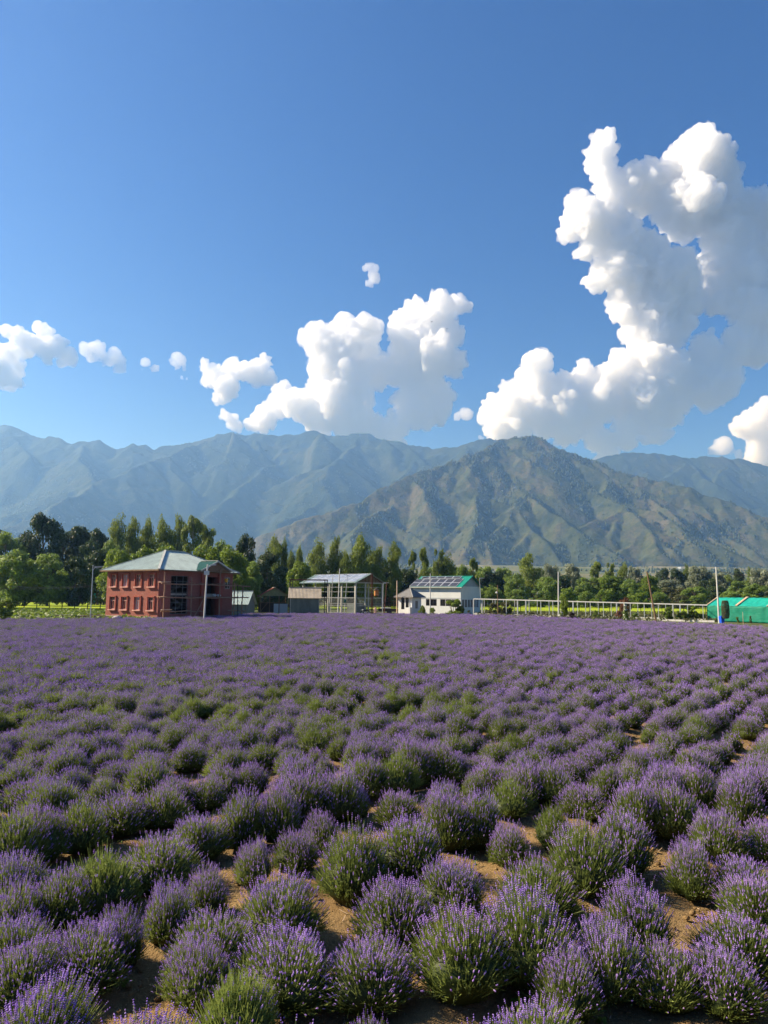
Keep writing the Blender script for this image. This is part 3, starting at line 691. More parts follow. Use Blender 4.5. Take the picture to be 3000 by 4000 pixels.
M['stair'] = worn('dim_concrete', (0.10, 0.09, 0.075), 0.9)
M['grid_steel'] = worn('dull_grid_steel', (0.16, 0.16, 0.15), 0.6, 0.2)
def red_building():
    O = Vector((X(616, 97), 97, 0)); rz = math.radians(57.4)
    r = empty('brick_building', O, rz, 'red brick two-storey building with pale green hipped roof and timber scaffolding', 'building')
    Lx, Ly, H, T = 14.0, 11.1, 6.95, 0.3
    wy = [1.35, 4.15, 6.95, 9.5]; ww = 1.25
    up, lo = (4.65, 6.35), (1.45, 3.2)
    op = [(c - ww/2, c + ww/2, *z) for c in wy for z in (up, lo)]
    MB().wall(Ly, H, T, op, 'y', 0.0, 0.55).build('wall', M['brick'], r)
    porch = (7.5, 11.6)
    opx = [(2.1, 5.2, 0.9, 6.2), (porch[0], porch[1], 0.55, 6.2), (12.4, 13.4, 4.5, 6.2)]
    m = MB().wall(Lx - 2*T, H, T, [(a - T, b - T, c, d) for a, b, c, d in opx], 'x', 0.0, 0.55)
    m.v = [(x + T, y, z) for x, y, z in m.v]; m.build('wall', M['brick'], r)
    MB().box((T, Ly - T, 0.55), (Lx - T, Ly, H)).build('wall', M['brick'], r)
    MB().box((Lx - T, 0, 0.55), (Lx, Ly, H)).build('wall', M['brick'], r)
    MB().box((-0.12, -0.12, -0.3), (Lx + 0.12, Ly + 0.12, 0.55)).build('plinth', M['plinth'], r)
    MB().box((T, T, 3.5), (Lx - T, Ly - T, 3.75)).build('floor_slab', M['concrete'], r)
    MB().box((T, 4.2, 0.56), (Lx - T, 4.35, 3.49)).build('inner_wall', M['interior'], r)
    MB().box((T, 4.2, 3.76), (Lx - T, 4.35, H)).build('inner_wall', M['interior'], r)
    MB().box((6.3, T, 0.56), (6.5, 4.19, 3.49)).build('inner_wall', M['interior'], r)
    MB().box((6.3, T, 3.76), (6.5, 4.19, H)).build('inner_wall', M['interior'], r)
    for i, c in enumerate(wy):
        for j, z in enumerate((up, lo)):
            wi = window(r, 'y', 0.0, c, *z, ww, 0.16, M['sill'], M['curtain'] if (i, j) in ((2, 0), (1, 1)) else M['glass'], 2, 0.7, M['brick_trim'], M['sill'])
    window(r, 'x', 0.0, 12.9, 4.5, 6.2, 1.0, 0.1, M['metal_grey'], M['glass'], 1, 0.7)
    # tall stair window: a bare steel grid, the flights of stairs showing behind it
    g = MB(); 
    for x in (2.15, 3.15, 4.3, 5.15): g.beam((x, 0.1, 0.9), (x, 0.1, 6.2), 0.06)
    gr = g.build('stair_window', M['grid_steel'], r)
    for z in (0.95, 1.7, 2.5, 3.4, 3.9, 4.6, 5.4, 6.15): MB().beam((2.1, 0.16, z), (5.2, 0.16, z), 0.05).build('grid_bar', M['grid_steel'], gr)
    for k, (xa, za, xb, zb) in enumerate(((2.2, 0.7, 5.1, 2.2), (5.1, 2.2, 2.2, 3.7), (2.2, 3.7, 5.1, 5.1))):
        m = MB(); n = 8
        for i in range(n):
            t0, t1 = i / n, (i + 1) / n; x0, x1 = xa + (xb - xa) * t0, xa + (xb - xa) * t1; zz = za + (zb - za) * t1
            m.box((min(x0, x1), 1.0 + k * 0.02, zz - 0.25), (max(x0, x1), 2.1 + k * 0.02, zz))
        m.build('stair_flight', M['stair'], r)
    # porch: two brick columns, balcony slab, dark door
    for cx in (porch[0] + 0.35, porch[1] - 0.35):
        MB().box((cx - 0.4, -0.3, 0.55), (cx + 0.4, 0.45, 6.6)).build('column', M['brick_trim'], r)
    MB().box((porch[0] + 0.76, 0.3, 3.3), (porch[1] - 0.76, 2.8, 3.5)).build('balcony', M['concrete'], r)
    MB().box((porch[0] + 1.2, 3.0, 0.56), (porch[0] + 2.5, 3.1, 3.0)).build('door', M['wood_dark'], r)
    MB().box((porch[0] + 0.9, 3.0, 3.8), (porch[0] + 2.2, 3.1, 6.0)).build('door', M['wood_dark'], r)
    # hipped roof
    e = 0.75; ez = 6.95; rz_ = 10.0; ym = Ly / 2
    A, B, Cc, D = (-e, -e, ez), (Lx + e, -e, ez), (Lx + e, Ly + e, ez), (-e, Ly + e, ez)
    R0, R1 = (ym, ym, rz_), (Lx - ym + 0.6, ym, rz_)
    roof = MB().prism([(-e + .05, -e + .05, ez - 0.16), (Lx + e - .05, -e + .05, ez - 0.16), (Lx + e - .05, Ly + e - .05, ez - 0.16), (-e + .05, Ly + e - .05, ez - 0.16)], (0, 0, 0.09)).build('roof', M['wood'], r)
    sheets(roof, A, B, R1, R0, M['roof_green'], 0.85, rib=0.28)
    sheets(roof, D, A, R0, R0, M['roof_green'], 0.85, rib=0.28)
    sheets(roof, B, Cc, R1, R1, M['roof_green'], 0.85, rib=0.28)
    sheets(roof, Cc, D, R0, R1, M['roof_green'], 0.85, rib=0.28)
    up_ = Vector((0, 0, 0.06))
    for p, q in ((A, R0), (D, R0), (B, R1), (Cc, R1), (R0, R1)):
        MB().beam(Vector(p) + up_, Vector(q) + up_, 0.32, 0.07).build('ridge_cap', M['roof_cap'], roof)
    for p, q in ((A, B), (B, Cc), (Cc, D), (D, A)):
        MB().beam(Vector(p) - Vector((0, 0, 0.1)), Vector(q) - Vector((0, 0, 0.1)), 0.06, 0.18).build('fascia', M['wood'], roof)
    # gable over the porch
    gx, hw, gz, pr = 9.4, 3.3, 8.5, -1.5
    G0, G1 = (gx, pr, gz), (gx, 2.1, gz + 0.02)
    gb = MB().prism([(gx - hw + 0.5, pr + 0.35, ez + 0.02), (gx + hw - 0.5, pr + 0.35, ez + 0.02), (gx, pr + 0.35, gz - 0.2)], (0, 0.12, 0)).build('gable', M['wood'], r)
    sheets(gb, (gx - hw, 2.1, ez + 0.12), (gx - hw, pr, ez + 0.12), G0, G1, M['teal_sheet'], 0.9, rib=0.3)  # darker sheet colour paints shading onto the left slope
    sheets(gb, (gx + hw, pr, ez + 0.12), (gx + hw, 2.1, ez + 0.12), G1, G0, M['roof_green'], 0.9, rib=0.3)
    MB().beam((gx, pr - 0.02, gz + 0.08), (gx, 2.1, gz + 0.1), 0.3, 0.06).build('ridge_cap', M['roof_cap'], gb)
    for s in (-1, 1): MB().beam((gx + s * hw, pr, ez + 0.02), (gx, pr, gz - 0.06), 0.08, 0.2).build('bargeboard', M['roof_cap'], gb)
    return r, O, rz
rb, rbO, rbR = red_building()
def rb_world(x, y, z): return rb.matrix_basis @ Vector((x, y, z))
def wobble(p, q, n=6, amp=0.05):
    p, q = Vector(p), Vector(q); return [p.lerp(q, i / n) + Vector((random.uniform(-amp, amp), random.uniform(-amp, amp), random.uniform(-amp, amp) if 0 < i < n else 0)) for i in range(n + 1)]
def scaffold():
    s = empty('scaffolding', rbO, rbR, 'rough timber pole scaffolding standing against the shaded brick facade', 'scaffolding')
    y = -1.5
    for x, top in ((-0.3, 6.6), (4.6, 6.0), (7.0, 6.9), (9.9, 7.2), (12.9, 5.4), (14.6, 4.9)):
        MB().tube(wobble((x, y, 0), (x + random.uniform(-.1, .1), y + random.uniform(-.1, .1), top)), 0.095, 7).build('upright', M['bamboo'], s)
    for z, x0, x1 in ((5.05, -0.9, 16.2), (3.15, -1.2, 15.8), (1.35, -0.9, 6.6), (1.3, 11.5, 15.4)):
        MB().tube(wobble((x0, y - 0.13, z), ((x0 + x1) / 2, y - 0.13, z + random.uniform(-.1, .1))) + wobble(((x0 + x1) / 2 + 0.2, y - 0.1, z), (x1, y - 0.1, z + random.uniform(-.15, .1))), 0.085, 7).build('ledger', M['bamboo'], s)
    for x in (-0.3, 4.6, 7.0, 9.9, 12.9):
        for z in (5.2, 3.3): MB().tube(wobble((x + 0.13, y - 0.5, z), (x + 0.13, -0.02 if not 7.5 < x < 11.6 else 0.2, z), 3), 0.055, 6).build('putlog', M['bamboo'], s)
    MB().tube(wobble((6.95, y + 0.12, 3.1), (5.0, y + 0.12, 0.0)), 0.075, 7).build('brace', M['bamboo'], s)
    for z, x in ((5.22, -0.55), (1.5, -0.1)): MB().box((x - 0.8, y - 0.45, z), (x + 0.9, y - 0.2, z + 0.09)).build('plank', M['pale_wood'], s)
    MB().box((6.6, y - 0.1, 3.26), (12.2, y + 0.7, 3.33)).build('plank', M['wood'], s)
scaffold()
def small_things_red():
    p = rb_world(11.0, -1.6, 5.45)
    b = empty('bucket', p, 0, 'yellow bucket hanging on the scaffolding under the gable', 'bucket')
    MB().lathe([(0.2, 0), (0.27, 0.5), (0.29, 0.5), (0.29, 0.54), (0.25, 0.54), (0.18, 0.04)], 12).build('pail', M['yellow'], b)
    MB().tube([(0.28 * math.cos(a), 0, 0.5 + 0.45 * math.sin(a)) for a in np.linspace(0, math.pi, 9)], 0.015, 5).build('handle', M['metal_grey'], b)
    for i, x in enumerate((9.1, 10.0)):
        q = rb_world(x, -1.2, 3.33)
        V = ICO_S * np.array((0.32, 0.22, 0.2)) * (1 + 0.25 * vnoise(ICO_S * 2.1 + i * 3, 4))[:, None] + np.array((0, 0, 0.17))
        tag(link('cement_sack', mesh_np('cement_sack', V, ICO_SF, 3, [M['white_paint']], smooth=True)), ('pale sack on the scaffold boards nearest the leaning white pole', 'pale sack on the scaffold boards under the bucket')[i], 'sack', 'sacks on the scaffold boards').location = q
    q = P(460, 2428, 93); q.z = 0.25
    V = ICO_S * np.array((0.9, 0.7, 0.6)) * (1 + 0.3 * vnoise(ICO_S * 1.4, 8))[:, None]
    tag(link('boulder', mesh_np('boulder', V, ICO_SF, 3, [M['stone']])), 'pale boulder lying against the foot of the brick building', 'boulder').location = q
def ico_np(sub):
    bm = bmesh.new(); bmesh.ops.create_icosphere(bm, subdivisions=sub, radius=1)
    V = np.array([v.co for v in bm.verts]); Fc = np.array([[v.index for v in f.verts] for f in bm.faces]); bm.free(); return V, Fc
ICO_S, ICO_SF = ico_np(2)
small_things_red()

def gable_shed(name, O, rz, W, L, H, Hr, wall_mat, roof_mat, label, cat='shed', ov=0.4, step=0.9, walls=True):
    """walls x in 0..W (gable ends at y=0 and y=L), ridge along y"""
    r = empty(name, O, rz, label, cat)
    if walls:
        MB().prism([(0, 0, 0), (W, 0, 0), (W, 0, H), (W/2, 0, Hr - 0.05), (0, 0, H)], (0, 0.12, 0)).build('gable_wall', wall_mat, r)
        MB().prism([(0, L - .12, 0), (W, L - .12, 0), (W, L - .12, H), (W/2, L - .12, Hr - 0.05), (0, L - .12, H)], (0, 0.12, 0)).build('gable_wall', wall_mat, r)
        MB().box((0, 0.12, 0), (0.12, L - 0.12, H)).build('side_wall', wall_mat, r)
        MB().box((W - 0.12, 0.12, 0), (W, L - 0.12, H)).build('side_wall', wall_mat, r)
    sl = (Hr - H) / (W / 2); z0 = H - ov * sl + 0.06
    roof = MB().beam((W/2, -ov, Hr + 0.12), (W/2, L + ov, Hr + 0.12), 0.35, 0.06).build('roof', M['roof_cap'], r)
    sheets(roof, (-ov, L + ov, z0), (-ov, -ov, z0), (W/2, -ov, Hr + 0.06), (W/2, L + ov, Hr + 0.06), roof_mat, step)
    sheets(roof, (W + ov, -ov, z0), (W + ov, L + ov, z0), (W/2, L + ov, Hr + 0.06), (W/2, -ov, Hr + 0.06), roof_mat, step)
    return r
gable_shed('shed', (X(964, 128), 128, 0), math.radians(84), 5.0, 3.6, 2.2, 4.3, M['shed_grey'], M['roof_green'], 'small shed with pale green sheet roof right behind the brick building')

# timber shelter with a red-brown roof, open at the front
def shelter():
    Y = 146; x0, x1 = X(1016, Y), X(1128, Y); W = x1 - x0
    r = empty('timber_shelter', (x0, Y, 0), math.radians(14), 'open timber shelter with mossy gable and red-brown roof beside grey shed', 'shelter')
    L = 5.0; H = 3.5; Hr = 5.2
    for i, (x, y) in enumerate(((0.1, 0.1), (W * 0.33, 0.1), (W * 0.66, 0.1), (W - 0.1, 0.1), (0.1, L), (W - 0.1, L))):
        MB().beam((x, y, 0), (x, y, H), 0.16).build('post', M['wood'], r)
    for a, b in (((0.2, 0.1, 0.4), (1.6, 0.1, 2.2)), ((0.2, 0.1, 2.0), (1.3, 0.1, 3.3)), ((W - 0.2, 0.1, 3.3), (W - 1.5, 0.1, 2.1))):
        MB().beam(a, b, 0.1).build('brace', M['wood'], r)
    for z in (0.9, 2.1): MB().beam((0.1, L, z), (W - 0.1, L, z), 0.1).build('rail', M['wood'], r)
    MB().prism([(-0.3, -0.05, H), (W + 0.3, -0.05, H), (W / 2, -0.05, Hr - 0.1)], (0, 0.1, 0)).build('gable', M['gable_green'], r)
    MB().box((W * 0.48, 0.3, 0), (W - 0.2, 0.45, 1.9)).build('panel', M['white_wall'], r)
    MB().box((0.15, L - 0.1, 0), (W - 0.15, L - 0.02, 2.0)).build('back_panel', M['wood_dark'], r)
    roof = MB().beam((W/2, -0.4, Hr + .06), (W/2, L + 0.4, Hr + .06), 0.3, 0.06).build('roof', M['roof_cap'], r)
    sheets(roof, (-0.5, L + .4, H - .2), (-0.5, -0.4, H - .2), (W/2, -.4, Hr), (W/2, L + .4, Hr), M['roof_redbrown'], 0.9)
    sheets(roof, (W + .5, -0.4, H - .2), (W + .5, L + .4, H - .2), (W/2, L + .4, Hr), (W/2, -.4, Hr), M['roof_redbrown'], 0.9)
shelter()
def grey_shed():
    Y = 141; O = Vector((X(1246, Y), Y, 0)); rz = math.radians(102)       # long side faces the field
    W, L = 4.6, 5.6; H, Hr = 3.4, 5.15
    r = gable_shed('metal_shed', O, math.radians(96), W, L, H, Hr, M['shed_grey'], M['roof_rust'], 'grey-green sheet metal shed with pale weathered roof', 'shed', 0.45, 0.85)
    for y in (0.9, 1.8, 2.7, 3.6, 4.5): MB().beam((-0.02, y, 0), (-0.02, y, H), 0.06, 0.05).build('seam', M['shed_grey'], r)
    for y in (0.0, L): MB().beam((-0.05, y, 0), (-0.05, y, H), 0.12).build('corner_post', M['post_grey'], r)
grey_shed()

def portal():
    r = empty('steel_portal', (X(1131, 144), 144, 0), 0.0, 'dark steel goalpost frame rising behind the grey shed', 'steel frame')
    w = X(1277, 144) - X(1131, 144); h = 6.75
    for x in (0, 0.55, w - 0.5, w):
        MB().beam((x, 0, 0), (x, 0, h), 0.16).build('post', M['metal_dark'], r)
    MB().beam((-0.1, 0, h + 0.02), (w + 0.1, 0, h + 0.02), 0.22).build('beam', M['rust'], r)
    for i in range(14):
        for x in (0.275, w - 0.25): MB().beam((x - 0.27, 0, 0.4 + i * 0.46), (x + 0.27, 0, 0.4 + i * 0.46), 0.05).build('rung', M['metal_dark'], r)
portal()

def open_frame():
    O = Vector((X(1388, 150), 150, 0)); rz = math.atan2(.714, .7)
    r = empty('open_frame_building', O, rz, 'open steel-framed hall with solar panels on its gabled roof', 'building')
    W, L, H, Hr = 8.2, 17.5, 6.6, 8.35
    for y in np.linspace(0.1, L - 0.1, 5):
        for x in (0.1, W - 0.1): MB().beam((x, y, 0), (x, y, H), 0.34 if y < 1 else 0.26).build('post', M['post_grey'], r)
    for x in (W * 0.36,): MB().beam((x, 0.1, 0), (x, 0.1, H), 0.26).build('post', M['post_grey'], r)
    for z in (2.0, 3.3, 4.5, 5.5): 
        MB().beam((W, 0.1, z), (0, 0.1, z), 0.08).build('rail', M['metal_grey'], r); MB().beam((0.1, 0.1, z), (0.1, L, z), 0.08).build('rail', M['metal_grey'], r)
    MB().beam((-0.2, 0.1, H - 0.1), (W + 0.2, 0.1, H - 0.1), 0.2).build('tie_beam', M['post_grey'], r)
    MB().beam((0.1, -0.2, H - 0.05), (0.1, L, H - 0.05), 0.2).build('eave_beam', M['post_grey'], r)
    MB().beam((W - 0.1, -0.2, H - 0.05), (W - 0.1, L, H - 0.05), 0.2).build('eave_beam', M['post_grey'], r)
    for y in np.linspace(0.2, L - 0.2, 5):
        m = MB()
        for s in (0, 1): m.beam((0 if s == 0 else W, y, H + 0.05), (W/2, y, Hr - 0.1), 0.12)
        for k in range(1, 8): x = W * k / 8; m.beam((x, y, H), (x, y, H + (Hr - H) * (1 - abs(x - W/2) / (W/2)) - 0.1), 0.07)
        m.build('truss', M['rust'], r)
    m = MB()
    for k in range(9): z = H + 0.18 * k; hw = (W / 2) * (1 - (z - H) / (Hr - H)); m.beam((W/2 - hw, 0.02, z), (W/2 + hw, 0.02, z), 0.05, 0.09)
    m.build('gable_slats', M['rust'], r)
    ov = 0.6; sl = (Hr - H) / (W/2)
    roof = MB().beam((W/2, -ov, Hr + .1), (W/2, L + ov, Hr + .1), 0.3, 0.05).build('roof', M['galv'], r)
    for s in (0, 1):
        xe = -ov if s == 0 else W + ov; ze = H - ov * sl + 0.05
        if s == 0: sheets(roof, (xe, L + ov, ze), (xe, -ov, ze), (W/2, -ov, Hr + .05), (W/2, L + ov, Hr + .05), M['pale_green_trim'], 1.0)
        else: sheets(roof, (xe, -ov, ze), (xe, L + ov, ze), (W/2, L + ov, Hr + .05), (W/2, -ov, Hr + .05), M['pale_green_trim'], 1.0)
    u = Vector((W/2 + ov, 0, Hr - (H - ov * sl))).normalized(); n = Vector((-u.z, 0, u.x))
    for i in range(8):
        for j in range(2):
            y0 = 0.1 + i * 2.05; a = Vector((-ov + 0.35, y0, H - ov * sl + 0.22)) + u * (j * 2.28)
            q = [a, a + Vector((0, 1.98, 0)), a + Vector((0, 1.98, 0)) + u * 2.2, a + u * 2.2]
            pn = MB().prism(q, n * 0.05).build('solar_panel', M['panel_frame'], r)
            q2 = [a + n * 0.053 + u * .06 + Vector((0, .06, 0)), a + n * 0.053 + u * .06 + Vector((0, 1.92, 0)), a + n * 0.053 + u * 2.14 + Vector((0, 1.92, 0)), a + n * 0.053 + u * 2.14 + Vector((0, .06, 0))]
            MB().prism(q2, n * 0.006).build('cells', M['solar_sky_sheen'], pn)
    # low mesh fence panels between the posts
    for y0, y1 in ((0.3, 4.2), (4.5, 8.5), (8.8, 12.8), (13.1, 17)):
        m = MB()
        for k in range(13): y = y0 + (y1 - y0) * k / 12; m.beam((-0.15, y, 0.1), (-0.15, y, 3.2), 0.03)
        for z in (0.1, 1.6, 3.2): m.beam((-0.15, y0, z), (-0.15, y1, z), 0.05)
        m.build('mesh_panel', M['galv'], r)
    m = MB()
    for k in range(22): x = 0.3 + (W - 0.6) * k / 21; m.beam((x, -0.15, 0.1), (x, -0.15, 3.2), 0.03)
    for z in (0.1, 1.6, 3.2): m.beam((0.3, -0.15, z), (W - 0.3, -0.15, z), 0.05)
    m.build('mesh_panel', M['galv'], r)
    MB().box((0.4, 0.5, 0), (W * 0.45, 3.0, 2.1)).build('low_wall', M['shed_grey'], r)
M['panel_frame'] = worn('aluminium_frame', (0.62, 0.64, 0.66), 0.4, 0.3, 0.1)
M['solar_sky_sheen'] = m_glass('sky_sheen_solar_cells', (0.30, 0.33, 0.38), 0.22)  # cell colour lightened to paint in the reflected sky
open_frame()

def white_building():
    O = Vector((X(1800, 148), 148, 0)); rz = math.atan2(.8, .6)
    r = empty('white_building', O, rz, 'white sheet-clad building with dark solar panels and teal roof edge', 'building')
    W, L, H, Hr = 8.2, 12.0, 5.85, 8.0; T = 0.15
    wins = [(0.9, 2.2), (2.3, 3.6), (3.7, 5.0), (5.9, 7.4), (7.5, 8.6)]
    MB().wall(L, H, T, [(a, b, 1.75, 3.15) for a, b in wins], 'y', 0.0).build('wall', M['white_wall'], r)
    gw = [(0.5, 1.4), (1.6, 2.6), (2.9, 3.8), (4.0, 5.0), (5.3, 6.2), (6.5, 7.4)]
    m = MB().wall(W - 2*T, H, T, [(a - T, b - T, 1.5, 3.15) for a, b in gw], 'x', 0.0); m.v = [(x + T, y, z) for x, y, z in m.v]
    m.build('wall', M['cream_wall'], r)
    MB().prism([(0, 0, H + .003), (W, 0, H + .003), (W/2, 0, Hr)], (0, T, 0)).build('gable', M['tin_wall'], r)
    MB().prism([(0, L - T, H + .003), (W, L - T, H + .003), (W/2, L - T, Hr)], (0, T, 0)).build('gable', M['tin_wall'], r)
    MB().box((T, L - T, 0), (W - T, L, H)).build('wall', M['white_wall'], r); MB().box((W - T, 0, 0), (W, L, H)).build('wall', M['white_wall'], r)
    for a, b in wins: window(r, 'y', 0.0, (a + b) / 2, 1.75, 3.15, b - a, 0.05, M['metal_dark'], M['glass'], 1, 1.0, depth=0.08)
    for a, b in gw: window(r, 'x', 0.0, (a + b) / 2, 1.5, 3.15, b - a, 0.05, M['white_paint'], M['glass'], 1, 1.0, depth=0.08)
    MB().beam((-0.04, 0, 3.35), (-0.04, L, 3.35), 0.05, 0.08).build('trim', M['galv'], r)
    ov = 0.55; sl = (Hr - H) / (W/2); ze = H - ov * sl + 0.08
    roof = MB().beam((W/2, -ov, Hr + .12), (W/2, L + ov, Hr + .12), 0.35, 0.05).build('roof', M['teal_bright'], r)
    sheets(roof, (-ov, L + ov, ze), (-ov, -ov, ze), (W/2, -ov, Hr + .08), (W/2, L + ov, Hr + .08), M['teal_bright'], 1.0)
    sheets(roof, (W + ov, -ov, ze), (W + ov, L + ov, ze), (W/2, L + ov, Hr + .08), (W/2, -ov, Hr + .08), M['teal_bright'], 1.0)
    MB().beam((-ov, -ov - 0.03, ze), (W/2, -ov - 0.03, Hr + .1), 0.06, 0.24).build('bargeboard', M['teal_bright'], roof)
    MB().beam((W + ov, -ov - 0.03, ze), (W/2, -ov - 0.03, Hr + .1), 0.06, 0.24).build('bargeboard', M['metal_dark'], roof)
    MB().beam((-ov - 0.03, -ov, ze - 0.05), (-ov - 0.03, L + ov, ze - 0.05), 0.06, 0.16).build('gutter', M['post_grey'], roof)
    u = Vector((W/2 + ov, 0, Hr - (H - ov * sl))).normalized(); n = Vector((-u.z, 0, u.x))
    k = 0
    for j in range(3):
        for i in range(6 if j < 2 else 6):
            y0 = 0.85 + i * 1.98 + (0.1 if j == 2 and i > 2 else 0); hgt = 1.72 if j < 2 else 1.0
            if j == 2: y0 += 0.9
            if y0 + 1.95 > L + 1.2: continue
            a = Vector((-ov + 0.1, y0, H - ov * sl + 0.24)) + u * (j * 1.78) + n * (0.12 if j == 2 else 0)
            q = [a, a + Vector((0, 1.93, 0)), a + Vector((0, 1.93, 0)) + u * hgt, a + u * hgt]
            pn = MB().prism(q, n * 0.05).build('solar_panel', M['panel_frame'], r)
            e = 0.07; o = a + n * 0.053
            q2 = [o + u*e + Vector((0, e, 0)), o + u*e + Vector((0, 1.93 - e, 0)), o + u*(hgt - e) + Vector((0, 1.93 - e, 0)), o + u*(hgt - e) + Vector((0, e, 0))]
            MB().prism(q2, n * 0.006).build('cells', M['solar'], pn)
M['teal_bright'] = worn('bright_teal_sheet', (0.02, 0.30, 0.22), 0.45, 0.0, 0.15)
M['cream_wall'] = worn('cream_sheet_wall', (0.68, 0.68, 0.58), 0.65, 0, 0.10, 0.8, 0.3, True)
white_building()

def kiosk():
    O = Vector((X(1609, 137), 137, 0)); rz = math.atan2(.8, .6)
    r = empty('kiosk', O, rz, 'small white kiosk with grey pyramid roof in front of white building', 'kiosk')
    S, H, Hr = 3.2, 3.55, 5.35; T = 0.15
    MB().wall(S, H, T, [(0.75, 1.45, 1.55, 3.45), (1.75, 2.5, 1.2, 3.45)], 'y', 0.0).build('wall', M['white_wall'], r)
    m = MB().wall(S - 2*T, H, T, [(1.0, 1.9, 1.3, 2.9)], 'x', 0.0); m.v = [(x + T, y, z) for x, y, z in m.v]; m.build('wall', M['white_wall'], r)
    MB().box((T, S - T, 0), (S - T, S, H)).build('wall', M['white_wall'], r); MB().box((S - T, 0, 0), (S, S, H)).build('wall', M['white_wall'], r)
    window(r, 'y', 0.0, 1.1, 1.55, 3.45, 0.7, 0.05, M['metal_dark'], M['glass'], 0, 0.6, depth=0.08); window(r, 'y', 0.0, 2.125, 1.2, 3.45, 0.75, 0.05, M['metal_dark'], M['glass'], 0, 0.6, depth=0.08)
    window(r, 'x', 0.0, 1.45 + T, 1.3, 2.9, 0.9, 0.05, M['white_paint'], M['glass'], 1, 1.0, depth=0.08)
    e = 0.65; A = (-e, -e, H); B = (S + e, -e, H); Cc = (S + e, S + e, H); D = (-e, S + e, H); R = (S/2, S/2, Hr)
    roof = MB().add([A, B, Cc, D, R, (-e, -e, H - .12), (S + e, -e, H - .12), (S + e, S + e, H - .12), (-e, S + e, H - .12)],
                    [(0,1,4),(1,2,4),(2,3,4),(3,0,4),(5,8,7,6),(0,5,6,1),(1,6,7,2),(2,7,8,3),(3,8,5,0)]).build('roof', M['slate'], r)
    for p in (A, B, Cc, D): MB().beam(Vector(p) + Vector((0, 0, .03)), Vector(R) + Vector((0, 0, .03)), 0.12, 0.05).build('hip_cap', M['post_grey'], roof)
    MB().box((-1.0, -0.25, 0), (-0.02, 0.2, 1.6)).build('pier', M['white_wall'], r)
kiosk()

# ---------------- green shade-net tunnel
def tunnel():
    O = Vector((X(2762, 122), 122, 0)); d = Vector((0.55, -0.835, 0)); rz = math.atan2(d.y, d.x)
    r = empty('shade_net_tunnel', O, rz, 'green shade-net growing tunnel with timber ribs at right edge', 'shade tunnel')
    L, W, H, Hr = 26, 6.0, 2.6, 4.0                     # local x along the tunnel, y away from the field
    bays = [(0, 5.0), (5.25, 10.3), (10.5, 15.6), (15.8, 20.8), (21.0, 26)]
    def cloth(name, f, nu, nv, mat, seed):
        u, v = np.meshgrid(np.linspace(0, 1, nu), np.linspace(0, 1, nv), indexing='ij')
        Pp = f(u.ravel(), v.ravel()); nrm = np.array(f.n)
        w = 0.06 * fbm(Pp * np.array((0.9, 2.2, 2.2)) + seed, 3, seed) + 0.03 * np.sin(Pp[:, 0] * 5 + 3 * fbm(Pp * 0.5, 2, seed + 2))
        Pp = Pp + nrm * w[:, None]
        i = np.arange(nu - 1)[:, None]; k = np.arange(nv - 1)[None, :]
        q = np.stack(np.broadcast_arrays(i*nv+k, (i+1)*nv+k, (i+1)*nv+k+1, i*nv+k+1), -1).reshape(-1, 4)
        o = link(name, mesh_np(name, Pp, q, 4, [mat], smooth=True), r)
        sd = o.modifiers.new('cloth_thickness', 'SOLIDIFY'); sd.thickness = 0.012
        return o
    for i, (a, b) in enumerate(bays):
        def f(u, v, a=a, b=b): return np.stack([a + (b - a) * u, W/2 * v, H + (Hr - H) * v - 0.1 * np.sin(np.pi * u) * np.sin(np.pi * v)], 1)
        f.n = (0, -0.42, 0.9); cloth('roof_net', f, 26, 12, M['net_green'], i)
        def f2(u, v, a=a, b=b): return np.stack([a + (b - a) * u, W - W/2 * v, H + (Hr - H) * v], 1)
        f2.n = (0, 0.42, 0.9); cloth('roof_net', f2, 12, 8, M['net_green'], i + 9)
    def s(u, v): return np.stack([26 * u, 0 * u + 0.05 + 0.1 * np.sin(26 * u * 1.3) * (1 - v), 0.02 + (H - 0.04) * v], 1)
    s.n = (0, -1, 0); cloth('side_net', s, 90, 12, M['net_dark'], 31)
    def s2(u, v): return np.stack([26 * u, 0 * u + W, 0.02 + (H - 0.04) * v], 1)
    s2.n = (0, 1, 0); cloth('side_net', s2, 40, 6, M['net_dark'], 33)
    def en(u, v):
        y = W * u; top = H + (Hr - H) * (1 - np.abs(y - W/2) / (W/2)); return np.stack([0 * u - 0.02, y, 0.02 + (top - 0.02) * v], 1)
    en.n = (-1, 0, 0); cloth('end_net', en, 16, 8, M['net_dark'], 35)
    for x in (0, 5.1, 5.3, 10.3, 10.55, 15.6, 15.85, 20.9, 26):
        m = MB(); m.beam((x, -0.06, H + 0.09), (x + 0.25, W/2, Hr + 0.12), 0.17, 0.1); m.beam((x, W, H + 0.09), (x + 0.25, W/2, Hr + 0.12), 0.17, 0.1)
        m.build('rafter', M['pale_wood'], r)
        MB().beam((x, 0.22, 0), (x, 0.22, H), 0.12).build('post', M['wood'], r)
    # grey banner at the open bay near the right edge
    def ba(u, v): return np.stack([14.6 + 5.5 * u - 0.5 * v * (1 - u), -0.25 + 0 * u, 0.35 + 1.9 * v], 1)
    ba.n = (0, -1, 0); o = cloth('banner', ba, 20, 8, M['banner'], 40)
    MB().tube([(14.5, -0.28, 0.34), (20.2, -0.28, 0.34)], 0.04, 6).build('banner_rod', M['metal_grey'], r)
tunnel()
